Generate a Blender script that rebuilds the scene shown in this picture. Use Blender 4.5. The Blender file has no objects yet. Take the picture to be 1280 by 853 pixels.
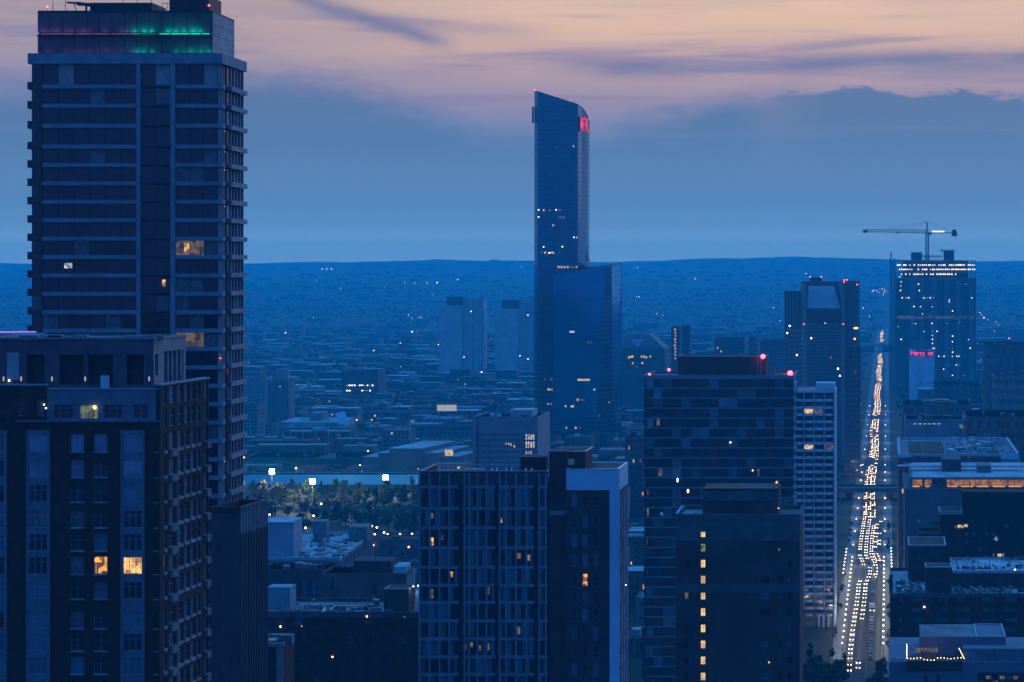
import bpy, math, random
from mathutils import Vector, noise
random.seed(7)
R = math.radians
S = bpy.context.scene
COL = S.collection

# ------------------------------------------------------------------ camera
FOC, EYE, HROW = 2600.0, 150.0, 335.0        # focal length in photo pixels, eye height in metres, row of the eye level
cam_d = bpy.data.cameras.new('camera')
cam = bpy.data.objects.new('camera', cam_d)
COL.objects.link(cam)
cam.location = (0, 0, EYE)
cam.rotation_euler = (R(90), 0, 0)
cam_d.sensor_width = 36
cam_d.lens = 36 * FOC / 1280
cam_d.shift_y = -(426.5 - HROW) / 1280
cam_d.clip_start = 1
cam_d.clip_end = 60000
S.camera = cam
S.view_settings.view_transform = 'Standard'
S.view_settings.look = 'None'
S.view_settings.exposure = 0
S.view_settings.gamma = 1
S.cycles.use_denoising = True
S.cycles.max_bounces = 5
S.cycles.volume_bounces = 3
S.cycles.sample_clamp_indirect = 4

def PX(px, Y): return (px - 640) / FOC * Y
def PZ(py, Y): return EYE - (py - HROW) / FOC * Y

# ------------------------------------------------------------------ world: dusk sky
W = bpy.data.worlds.new('World')
S.world = W
W.use_nodes = True
nt = W.node_tree
for n in list(nt.nodes): nt.nodes.remove(n)

class V:
    nt = None
    def __init__(s, sock): s.s = sock
    def __add__(a, b): return V.m('ADD', a, b)
    def __radd__(a, b): return V.m('ADD', b, a)
    def __sub__(a, b): return V.m('SUBTRACT', a, b)
    def __rsub__(a, b): return V.m('SUBTRACT', b, a)
    def __mul__(a, b): return V.m('MULTIPLY', a, b)
    def __rmul__(a, b): return V.m('MULTIPLY', b, a)
    def __truediv__(a, b): return V.m('DIVIDE', a, b)
    @staticmethod
    def m(op, *args, clamp=False):
        n = V.nt.nodes.new('ShaderNodeMath'); n.operation = op; n.use_clamp = clamp
        for i, a in enumerate(args):
            if isinstance(a, V): V.nt.links.new(a.s, n.inputs[i])
            else: n.inputs[i].default_value = a
        return V(n.outputs[0])
ONES = 'zeroth first second third fourth fifth sixth seventh eighth ninth tenth eleventh twelfth thirteenth fourteenth fifteenth sixteenth seventeenth eighteenth nineteenth'.split()
TENS = {20: 'twent', 30: 'thirt', 40: 'fort', 50: 'fift', 60: 'sixt', 70: 'sevent', 80: 'eight', 90: 'ninet'}
def ordn(n):
    if n < 20: return ONES[n]
    t = n // 10 * 10
    return TENS[t] + 'ieth' if n == t else TENS[t] + 'y-' + ONES[n - t]
def smooth(v, a, b):
    n = V.nt.nodes.new('ShaderNodeMapRange'); n.interpolation_type = 'SMOOTHSTEP'
    V.nt.links.new(v.s, n.inputs[0]); n.inputs[1].default_value = a; n.inputs[2].default_value = b
    return V(n.outputs[0])
def ramp(v, stops):
    n = V.nt.nodes.new('ShaderNodeValToRGB'); V.nt.links.new(v.s, n.inputs[0])
    e = n.color_ramp.elements
    while len(e) < len(stops): e.new(0.5)
    for i, (p, c) in enumerate(stops):
        e[i].position = p; e[i].color = (c[0], c[1], c[2], 1)
    return n.outputs[0]
def mix(f, a, b, mode='MIX'):
    n = V.nt.nodes.new('ShaderNodeMix'); n.data_type = 'RGBA'; n.blend_type = mode
    for i, x in ((0, f), (6, a), (7, b)):
        if isinstance(x, V): x = x.s
        if isinstance(x, (int, float)): n.inputs[i].default_value = x
        elif isinstance(x, tuple): n.inputs[i].default_value = (*x, 1)
        else: V.nt.links.new(x, n.inputs[i])
    return n.outputs[2]
def noise_tex(x, y, z, scale, detail=5, rough=.55, dist=0):
    c = V.nt.nodes.new('ShaderNodeCombineXYZ')
    for i, a in enumerate((x, y, z)):
        if isinstance(a, V): V.nt.links.new(a.s, c.inputs[i])
        else: c.inputs[i].default_value = a
    n = V.nt.nodes.new('ShaderNodeTexNoise'); V.nt.links.new(c.outputs[0], n.inputs['Vector'])
    n.inputs['Scale'].default_value = scale; n.inputs['Detail'].default_value = detail
    n.inputs['Roughness'].default_value = rough; n.inputs['Distortion'].default_value = dist
    return V(n.outputs[0])

V.nt = nt
tc = nt.nodes.new('ShaderNodeTexCoord')
sp = nt.nodes.new('ShaderNodeSeparateXYZ'); nt.links.new(tc.outputs['Generated'], sp.inputs[0])
dx, dy, dz = V(sp.outputs[0]), V(sp.outputs[1]), V(sp.outputs[2])
hyp = V.m('SQRT', dx * dx + dy * dy)
tt = V.m('MAXIMUM', dz / V.m('MAXIMUM', hyp, 0.001), 0.0)      # tangent of the elevation
az = V.m('ARCTAN2', dx, dy)                                       # azimuth, 0 = view direction
w = V.m('SQRT', tt / (tt + 1.0))
def wp(t): return math.sqrt(t / (1 + t))
right = ramp(w, [(wp(0), (.75, 1.15, .80)), (wp(.011), (.62, .98, .70)), (wp(.02), (.24, .49, .52)), (wp(.03), (.16, .33, .45)), (wp(.06), (.18, .26, .40)), (wp(.078), (.35, .28, .36)),
                 (wp(.095), (.62, .40, .33)), (wp(.115), (.85, .54, .35)), (wp(.14), (.90, .61, .41)), (wp(.3), (.34, .58, .80)),
                 (wp(1.0), (.05, .70, 1.7)), (1, (.03, .66, 1.85))])
left = ramp(w, [(wp(0), (.75, 1.15, .80)), (wp(.011), (.62, .98, .70)), (wp(.02), (.24, .49, .52)), (wp(.03), (.15, .34, .47)), (wp(.06), (.18, .27, .43)), (wp(.085), (.29, .275, .40)),
                (wp(.11), (.47, .34, .32)), (wp(.14), (.47, .35, .33)), (wp(.3), (.20, .50, .78)), (wp(1.0), (.05, .68, 1.65)), (1, (.03, .66, 1.85))])
back = ramp(w, [(wp(0), (.055, .10, .34)), (wp(.2), (.05, .145, .50)), (wp(1.0), (.04, .36, 1.2)), (1, (.03, .66, 1.85))])
col = mix(smooth(az, -.20, .05), left, right)
# slow tonal drift in the glow
n1 = noise_tex(az * 3.0, tt * 30.0, 3.1, 1.6, 4, .5, .4)
col = mix(smooth(n1, .42, .72) * smooth(tt, .05, .075) * .40, col, (.36, .27, .36))
# horizontal purple streaks
n2 = noise_tex(az * 5.0, tt * 95.0, 1.7, 1.0, 5, .55, .8)
st = smooth(n2, .50, .68) * smooth(tt, .068, .085) * (1.0 - smooth(tt, .112, .135))
col = mix(st * .60, col, (.26, .22, .35))
band_c = tt - (az * .012 + .0955) - (noise_tex(az * 9.0, 2.0, 0.0, 1.0, 4) - .5) * .010
band = V.m('POWER', 2.718, band_c * band_c * -42000.0) * smooth(az, .0, .06)
col = mix(band * smooth(noise_tex(az * 8.0, tt * 60.0, 5.0, 1.0, 4), .30, .55) * .95, col, (.20, .20, .32))
# slanting dark wisp high on the left
wc = tt - (.1285 - (az + .100) * .30) - (noise_tex(az * 14.0, 0.0, 1.0, 1.0, 4) - .5) * .012
wisp = V.m('POWER', 2.718, wc * wc * -60000.0) * smooth(az, -.135, -.09) * (1.0 - smooth(az, -.045, -.02))
col = mix(wisp * .8, col, (.17, .18, .30))
wc2 = tt - (.118 - (az + .05) * .08) - (noise_tex(az * 12.0, 7.0, 1.0, 1.0, 4) - .5) * .012
wisp2 = V.m('POWER', 2.718, wc2 * wc2 * -90000.0) * smooth(az, -.16, -.06) * (1.0 - smooth(az, -.01, .03))
col = mix(wisp2 * .35, col, (.24, .21, .33))
# the blue cloud bank over the horizon
edge = ramp(smooth(az, -.35, .35), [(0, (.80,) * 3), (.28, (.90,) * 3), (.385, (.78,) * 3), (.47, (.64,) * 3), (.58, (.62,) * 3),
                               (.66, (.70,) * 3), (.73, (.83,) * 3), (.80, (.85,) * 3), (1, (.80,) * 3)])
en = nt.nodes.new('ShaderNodeSeparateColor'); nt.links.new(edge, en.inputs[0])
edge_t = V(en.outputs[0]) * .1
bump = (noise_tex(az * 22.0, tt * 40.0, 0.0, 1.0, 6, .6, .3) - .5) * .022 + (noise_tex(az * 90.0, tt * 150.0, 4.0, 1.0, 4, .6) - .5) * .006
gap = edge_t + bump + (noise_tex(az * 60.0, tt * 220.0, 8.0, 1.0, 5, .65, .8) - .5) * .010 - tt
soft = smooth(gap, -.012, .010)
hard = smooth(gap, -.0012, .0022) * smooth(az, .06, .16)
bank = V.m('MAXIMUM', soft * (1.0 - smooth(az, .10, .17)), hard)
bank_col = ramp(tt * 10.0, [(0, (.75, 1.15, .80)), (.11, (.62, .98, .70)), (.20, (.27, .46, .48)), (.30, (.165, .315, .43)), (.60, (.11, .20, .34)), (.9, (.10, .16, .28))])
shred = smooth(noise_tex(az * 10.0, tt * 130.0, 12.0, 1.0, 6, .6, .6), .54, .70) * smooth(tt, .045, .065)
bank_col2 = mix(noise_tex(az * 7.0, tt * 60.0, 9.0, 1.0, 4) * .25 * smooth(tt, .03, .06), bank_col, (.12, .27, .44))
front = smooth(dy, -.2, .6)
bankm = V.m('MAXIMUM', bank, 0.0) * smooth(tt, 1.0, .1) * .95
bank_col3 = mix(shred * .30, bank_col2, (.26, .26, .38))
col = mix(bankm, col, bank_col3)
col = mix(front, back, col)
# a faint physical twilight sky underneath
sky = nt.nodes.new('ShaderNodeTexSky')
sky.sky_type = 'NISHITA'; sky.sun_disc = False
sky.sun_elevation = R(3); sky.sun_rotation = R(62)
skys = nt.nodes.new('ShaderNodeMix'); skys.data_type = 'RGBA'; skys.blend_type = 'ADD'
skys.inputs[0].default_value = .008
nt.links.new(col, skys.inputs[6]); nt.links.new(sky.outputs[0], skys.inputs[7])
bg = nt.nodes.new('ShaderNodeBackground'); nt.links.new(skys.outputs[2], bg.inputs[0])
bg.inputs[1].default_value = 1.0
wo = nt.nodes.new('ShaderNodeOutputWorld'); nt.links.new(bg.outputs[0], wo.inputs[0])

# last glow of the sun, low on the right
sun_d = bpy.data.lights.new('sun', 'SUN'); sun_d.energy = .24; sun_d.angle = R(35); sun_d.color = (1.0, .84, .86)
sun = bpy.data.objects.new('sun', sun_d); COL.objects.link(sun)
sun.rotation_euler = Vector((-math.sin(R(82)), -math.cos(R(82)) , -math.tan(R(16)))).to_track_quat('-Z', 'Y').to_euler()

# ------------------------------------------------------------------ materials
MATS = {}
def mat(name, rgb, rough=.8, var=.18, scale=.6, metal=0., spec=.3, streak=0., bump=0., brick=None):
    if name in MATS: return MATS[name]
    m = bpy.data.materials.new(name); m.use_nodes = True
    t = m.node_tree; V.nt = t
    b = t.nodes['Principled BSDF']
    b.inputs['Roughness'].default_value = rough; b.inputs['Metallic'].default_value = metal
    b.inputs['Specular IOR Level'].default_value = spec
    g = t.nodes.new('ShaderNodeNewGeometry')
    s = t.nodes.new('ShaderNodeSeparateXYZ'); t.links.new(g.outputs['Position'], s.inputs[0])
    x, y, z = V(s.outputs[0]), V(s.outputs[1]), V(s.outputs[2])
    a = noise_tex(x, y, z, scale, 6, .6)
    dk_ = sum(rgb) < .39; c = (rgb[0] * (.95 if dk_ else .64), rgb[1] * (.60 if dk_ else .68), rgb[2] * (.66 if dk_ else .74))          # blue dusk light tinted into every base colour, dark ones kept redder
    lo = tuple(max(0, k * (1 - var * 1.6)) for k in c); hi = tuple(min(1, k * (1 + var * 1.6)) for k in c)
    out = mix(smooth(a, .3, .7), lo, hi)
    big = noise_tex(x, y, z, scale * .12, 3, .5)
    out = mix(smooth(big, .35, .7) * (var * 1.5), out, tuple(k * .55 for k in c))
    if streak:
        q = noise_tex(x * 1.0, y * 1.0, z * .06, 1.1, 4, .6)
        out = mix(smooth(q, .5, .75) * streak, out, tuple(k * .45 for k in c))
    if brick:
        bt = t.nodes.new('ShaderNodeTexBrick')
        cx = t.nodes.new('ShaderNodeCombineXYZ'); V.nt.links.new((x + y).s, cx.inputs[0]); V.nt.links.new(z.s, cx.inputs[1])
        t.links.new(cx.outputs[0], bt.inputs['Vector'])
        bt.inputs['Scale'].default_value = 1; bt.inputs['Brick Width'].default_value = brick[0]; bt.inputs['Row Height'].default_value = brick[1]
        bt.inputs['Mortar Size'].default_value = .02
        bt.inputs['Color1'].default_value = (.75, .75, .75, 1); bt.inputs['Color2'].default_value = (1.15, 1.1, 1.1, 1); bt.inputs['Mortar'].default_value = (1.5, 1.5, 1.5, 1)
        out = mix(.8, out, bt.outputs[0], 'MULTIPLY')
    t.links.new(out, b.inputs['Base Color'])
    if bump:
        bp = t.nodes.new('ShaderNodeBump'); bp.inputs['Strength'].default_value = bump; bp.inputs['Distance'].default_value = .1
        t.links.new(a.s, bp.inputs['Height']); t.links.new(bp.outputs[0], b.inputs['Normal'])
    MATS[name] = m
    return m
def glass(name, rgb, refl=.5, rough=.08, wav=.12, var=.3):
    if name in MATS: return MATS[name]
    m = bpy.data.materials.new(name); m.use_nodes = True
    t = m.node_tree; V.nt = t
    b = t.nodes['Principled BSDF']
    b.inputs['Roughness'].default_value = rough; b.inputs['Metallic'].default_value = refl
    b.inputs['Specular IOR Level'].default_value = .6
    g = t.nodes.new('ShaderNodeNewGeometry'); oi = t.nodes.new('ShaderNodeObjectInfo')
    s = t.nodes.new('ShaderNodeSeparateXYZ'); t.links.new(g.outputs['Position'], s.inputs[0])
    x, y, z = V(s.outputs[0]), V(s.outputs[1]), V(s.outputs[2])
    a = noise_tex(x, y, z, .22, 3, .5)
    rgb = (rgb[0] * (.80 if sum(rgb) < .3 else .34), rgb[1] * (.48 if sum(rgb) < .3 else .60), rgb[2] * (.62 if sum(rgb) < .3 else .72)); f = smooth(a * .6 + V(oi.outputs['Random']) * .4, .25, .75)  # same dusk tint worked into the glass colours
    t.links.new(mix(f, tuple(k * (1 - var) for k in rgb), tuple(k * (1 + var) for k in rgb)), b.inputs['Base Color'])
    bp = t.nodes.new('ShaderNodeBump'); bp.inputs['Strength'].default_value = wav; bp.inputs['Distance'].default_value = .6
    t.links.new(noise_tex(x, y, z, .35, 1, .5).s, bp.inputs['Height']); t.links.new(bp.outputs[0], b.inputs['Normal'])
    MATS[name] = m
    return m
def emit(name, rgb, strength, patchy=0., scale=1.2, sample=False, dark=(.05, .03, .015)):
    if name in MATS: return MATS[name]
    m = bpy.data.materials.new(name); m.use_nodes = True
    t = m.node_tree; V.nt = t
    b = t.nodes['Principled BSDF']
    b.inputs['Base Color'].default_value = (.05, .05, .05, 1); b.inputs['Roughness'].default_value = .3
    if patchy:
        g = t.nodes.new('ShaderNodeNewGeometry')
        s = t.nodes.new('ShaderNodeSeparateXYZ'); t.links.new(g.outputs['Position'], s.inputs[0])
        x, y, z = V(s.outputs[0]), V(s.outputs[1]), V(s.outputs[2])
        cx = t.nodes.new('ShaderNodeCombineXYZ'); t.links.new((x + y * .7).s, cx.inputs[0]); t.links.new((z * 1.15).s, cx.inputs[1])
        vo = t.nodes.new('ShaderNodeTexVoronoi'); vo.distance = 'CHEBYCHEV'; vo.voronoi_dimensions = '2D'; vo.inputs['Scale'].default_value = scale * .85; vo.inputs['Randomness'].default_value = .85
        t.links.new(cx.outputs[0], vo.inputs['Vector']); sc_ = t.nodes.new('ShaderNodeSeparateColor'); t.links.new(vo.outputs['Color'], sc_.inputs[0])
        fold = noise_tex((x + y * .7) * 5.0, 0.0, z * .12, 1.0, 2, .5)          # curtain folds
        f = V(sc_.outputs[0]) * .75 + smooth(fold, .35, .65) * .35
        t.links.new(mix(smooth(f, .15, .95), tuple(k * (1 - patchy) * q for k, q in zip(rgb, (1, .8, .7))), rgb), b.inputs['Emission Color'])
    else:
        b.inputs['Emission Color'].default_value = (*rgb, 1)
    b.inputs['Emission Strength'].default_value = strength
    m.cycles.emission_sampling = 'AUTO' if sample else 'NONE'
    MATS[name] = m
    return m

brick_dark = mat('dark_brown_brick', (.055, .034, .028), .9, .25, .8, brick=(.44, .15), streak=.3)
brick_neutral = mat('dark_neutral_brick', (.026, .028, .028), .9, .25, .8, brick=(.44, .15), streak=.3)  # side-wall brick, colour darkened and kept neutral to offset the warm sun
brick_grey = mat('brown_grey_brick', (.12, .115, .11), .9, .18, .5, brick=(.5, .2), streak=.35)
stone_pale = mat('pale_stone', (.30, .32, .34), .8, .15, .6, streak=.35)
stone_mid = mat('grey_stone', (.20, .21, .22), .85, .18, .5, streak=.4)
conc = mat('concrete', (.26, .27, .28), .85, .18, .4, streak=.4)
conc_dark = mat('dark_concrete', (.10, .105, .11), .85, .2, .4, streak=.4)
white_p = mat('white_panel', (.42, .66, .80), .6, .06, .2, streak=.12)
white_dim = mat('weathered_white', (.42, .45, .48), .7, .12, .4, streak=.3)
metal_d = mat('dark_metal', (.06, .065, .07), .5, .2, 1.5, .4)
metal_m = mat('grey_metal', (.28, .30, .32), .45, .15, 1.5, .5, streak=.3)
metal_l = mat('bright_metal', (.62, .65, .68), .35, .1, 1.5, .6)
roof_d = mat('dark_roof_felt', (.055, .058, .06), .95, .35, .25)
roof_m = mat('grey_roof_membrane', (.22, .24, .25), .9, .3, .15)
roof_l = mat('pale_roof_membrane', (.40, .45, .49), .85, .22, .12)
asph = mat('asphalt', (.055, .056, .058), .85, .25, .3)
pave = mat('pavement_slabs', (.20, .20, .195), .85, .2, .5)
earth = mat('dark_town_ground', (.032, .046, .036), .95, .12, .003)
lawn = mat('grass_ground', (.03, .045, .02), .95, .4, .08)
leaf_m = mat('foliage', (.19, .22, .045), .7, .45, .35)
leaf_d = mat('dark_foliage', (.032, .048, .024), .75, .45, .35)
bark = mat('bark', (.07, .055, .04), .9)
g_dark = glass('dark_window_glass', (.055, .066, .085), .30, var=.14)
g_blue = glass('blue_window_glass', (.29, .34, .42), .50)
g_sky = glass('reflective_blue_glass', (.34, .40, .46), .72, .10)
g_deep = glass('deep_curtain_glass', (.09, .12, .17), .65, .12, .05, .15)
g_blind = mat('window_with_blind', (.30, .32, .34), .35, .15, .8, 0, .6)
g_curtain = mat('window_with_dim_curtain', (.13, .14, .16), .35, .3, 1.2, 0, .6)
L_warm = emit('lit_room_warm', (1.0, .50, .14), 1.6, .9, 1.4)
L_amber = emit('lit_room_amber', (1.0, .42, .08), 1.5, .95, 1.6)
L_cream = emit('lit_room_cream', (1.0, .74, .38), 1.0, .75, 1.4)
L_dim = emit('dimly_lit_room', (.75, .52, .30), .20, .85, 1.2)
L_cool = emit('lit_room_cool', (.75, .85, 1.0), .9, .8, 1.4)
L_green = emit('lit_room_greenish', (.55, .75, .25), .35, .8, 1.4)
spark = emit('tiny_white_lamp', (1.0, .93, .8), 9)
spark_o = emit('tiny_orange_lamp', (1.0, .45, .14), 7)
red_l = emit('red_beacon_glow', (1.0, .04, .06), 14)
red_s = emit('red_sign_glow', (1.0, .03, .10), 1.6)

# ------------------------------------------------------------------ mesh helpers
class MB:
    def __init__(s): s.v = []; s.f = []; s.mi = []; s.ms = []
    def _m(s, m):
        if m not in s.ms: s.ms.append(m)
        return s.ms.index(m)
    def face(s, pts, m=None):
        k = len(s.v); s.v += [tuple(p) for p in pts]; s.f.append(tuple(range(k, k + len(pts)))); s.mi.append(s._m(m) if m else 0)
    def hexa(s, p, m=None):       # 8 points: bottom ring, top ring
        k = len(s.v); s.v += [tuple(q) for q in p]; i = s._m(m) if m else 0
        for f in ((0, 3, 2, 1), (4, 5, 6, 7), (0, 1, 5, 4), (1, 2, 6, 5), (2, 3, 7, 6), (3, 0, 4, 7)):
            s.f.append(tuple(k + j for j in f)); s.mi.append(i)
    def box(s, x0, x1, y0, y1, z0, z1, m=None):
        s.hexa([(x0, y0, z0), (x1, y0, z0), (x1, y1, z0), (x0, y1, z0), (x0, y0, z1), (x1, y0, z1), (x1, y1, z1), (x0, y1, z1)], m)
    def prism(s, poly, z0, z1, m=None):
        n = len(poly); k = len(s.v); i = s._m(m) if m else 0
        z0f = z0 if callable(z0) else (lambda a, b: z0); z1f = z1 if callable(z1) else (lambda a, b: z1)
        s.v += [(a, b, z0f(a, b)) for a, b in poly] + [(a, b, z1f(a, b)) for a, b in poly]
        s.f.append(tuple(k + j for j in reversed(range(n)))); s.f.append(tuple(k + n + j for j in range(n))); s.mi += [i, i]
        for j in range(n):
            q = (j + 1) % n; s.f.append((k + j, k + q, k + n + q, k + n + j)); s.mi.append(i)
    def rod(s, a, b, r, n=5, m=None, r2=None):
        a, b = Vector(a), Vector(b); d = (b - a).normalized()
        u = d.orthogonal().normalized(); w_ = d.cross(u); k = len(s.v); r2 = r if r2 is None else r2; i = s._m(m) if m else 0
        for (p, rr) in ((a, r), (b, r2)):
            for j in range(n):
                t = 2 * math.pi * j / n; s.v.append(tuple(p + (u * math.cos(t) + w_ * math.sin(t)) * rr))
        for j in range(n):
            q = (j + 1) % n; s.f.append((k + j, k + q, k + n + q, k + n + j)); s.mi.append(i)
        s.f.append(tuple(k + j for j in reversed(range(n)))); s.f.append(tuple(k + n + j for j in range(n))); s.mi += [i, i]
    def ball(s, c, r, m=None, n=6):
        i = s._m(m) if m else 0; k = len(s.v); rings = 4
        s.v.append((c[0], c[1], c[2] - r))
        for a in range(1, rings):
            ph = math.pi * a / rings - math.pi / 2
            for j in range(n):
                t = 2 * math.pi * j / n
                s.v.append((c[0] + r * math.cos(ph) * math.cos(t), c[1] + r * math.cos(ph) * math.sin(t), c[2] + r * math.sin(ph)))
        s.v.append((c[0], c[1], c[2] + r)); top = len(s.v) - 1
        for j in range(n):
            q = (j + 1) % n
            s.f.append((k, k + 1 + q, k + 1 + j)); s.mi.append(i)
            for a in range(rings - 2):
                o = k + 1 + a * n; s.f.append((o + j, o + q, o + n + q, o + n + j)); s.mi.append(i)
            o = k + 1 + (rings - 2) * n; s.f.append((o + j, o + q, top)); s.mi.append(i)
    def mesh(s, name, m=None):
        me = bpy.data.meshes.new(name); me.from_pydata(s.v, [], s.f)
        if s.ms:
            for x in s.ms: me.materials.append(x)
            me.polygons.foreach_set('material_index', s.mi)
        elif m: me.materials.append(m)
        me.update()
        return me

def link(name, me, loc=(0, 0, 0), rot=0, parent=None):
    o = bpy.data.objects.new(name, me); COL.objects.link(o)
    o.location = loc; o.rotation_euler = (0, 0, rot)
    if parent: o.parent = parent
    return o
def tag(o, label=None, cat=None, group=None, kind=None):
    if label: o['label'] = label
    if cat: o['category'] = cat
    if group: o['group'] = group
    if kind: o['kind'] = kind
    return o
BOXC = {}
def boxmesh(w_, t, h, m, name='box'):
    k = (round(w_, 2), round(t, 2), round(h, 2), m.name)
    if k not in BOXC:
        b = MB(); b.box(0, k[0], 0, k[1], 0, k[2]); BOXC[k] = b.mesh(name, m)
    return BOXC[k]
WINC = {}
def winmesh(w_, h, nx, nz, fw, m, div_lo=None):
    k = (round(w_, 2), round(h, 2), nx, nz, fw, m.name, div_lo)
    if k not in WINC:
        b = MB(); w_, h = k[0], k[1]
        b.box(0, w_, 0, .10, 0, fw); b.box(0, w_, 0, .10, h - fw, h)
        b.box(0, fw, 0, .10, fw, h - fw); b.box(w_ - fw, w_, 0, .10, fw, h - fw)
        for i in range(1, nx):
            c = w_ * i / nx; b.box(c - fw * .4, c + fw * .4, .01, .09, fw, h - fw)
        for i in range(1, nz):
            c = h * (div_lo if (div_lo and nz == 2) else i / nz); b.box(fw, w_ - fw, .02, .08, c - fw * .35, c + fw * .35)
        WINC[k] = b.mesh('window_frame', m)
    return WINC[k]

class Frame:
    """a facade plane: u runs along it, d points out of it, z up"""
    def __init__(s, T, ox, oy, ux, uy):
        s.T = T; s.o = Vector((ox, oy)); L = math.hypot(ux, uy); s.L = L; s.u = Vector((ux / L, uy / L)); s.n = Vector((uy / L, -ux / L)); s.a = math.atan2(uy, ux)
    def loc(s, u, d, z): p = s.o + s.u * u + s.n * d; return (p.x, p.y, z)
    def box(s, name, m, u0, u1, z0, z1, d0, d1, parent=None):
        me = boxmesh(max(u1 - u0, .01), max(d1 - d0, .01), max(z1 - z0, .01), m, name)
        return link(name, me, s.loc(u0, d1, z0), s.a, parent or s.T)
    def wall(s, name, m, u0, u1, z0, z1, holes, d0, d1):
        us = sorted({round(x, 3) for h in holes for x in (h[0], h[1])} | {u0, u1}); zs = sorted({round(x, 3) for h in holes for x in (h[2], h[3])} | {z0, z1})
        us = [x for x in us if u0 <= x <= u1]; zs = [x for x in zs if z0 <= x <= z1]
        nu, nz = len(us) - 1, len(zs) - 1
        solid = [[True] * nz for _ in range(nu)]
        for i in range(nu):
            for j in range(nz):
                cu, cz = (us[i] + us[i + 1]) / 2, (zs[j] + zs[j + 1]) / 2
                for h in holes:
                    if h[0] < cu < h[1] and h[2] < cz < h[3]: solid[i][j] = False; break
        b = MB(); P = lambda u, d, z: (u, -d, z)
        for i in range(nu):
            for j in range(nz):
                if not solid[i][j]: continue
                a0, a1, c0, c1 = us[i], us[i + 1], zs[j], zs[j + 1]
                b.face([P(a0, d1, c0), P(a1, d1, c0), P(a1, d1, c1), P(a0, d1, c1)])
                if i == 0 or not solid[i - 1][j]: b.face([P(a0, d0, c0), P(a0, d1, c0), P(a0, d1, c1), P(a0, d0, c1)])
                if i == nu - 1 or not solid[i + 1][j]: b.face([P(a1, d1, c0), P(a1, d0, c0), P(a1, d0, c1), P(a1, d1, c1)])
                if j == 0 or not solid[i][j - 1]: b.face([P(a0, d0, c0), P(a1, d0, c0), P(a1, d1, c0), P(a0, d1, c0)])
                if j == nz - 1 or not solid[i][j + 1]: b.face([P(a0, d1, c1), P(a1, d1, c1), P(a1, d0, c1), P(a0, d0, c1)])
        return link(name, b.mesh(name, m), s.loc(0, 0, 0), s.a, s.T)
    def window(s, u, z, w_, h, pane, fm, nx=1, nz=1, d=-.1, fw=.07, div=None):
        o = link('window', winmesh(w_, h, nx, nz, fw, fm, div), s.loc(u, d, z), s.a, s.T)
        link('pane', boxmesh(w_ - .04, .03, h - .04, pane, 'pane'), (.02, .055, .02), 0, o)
        return o

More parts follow.
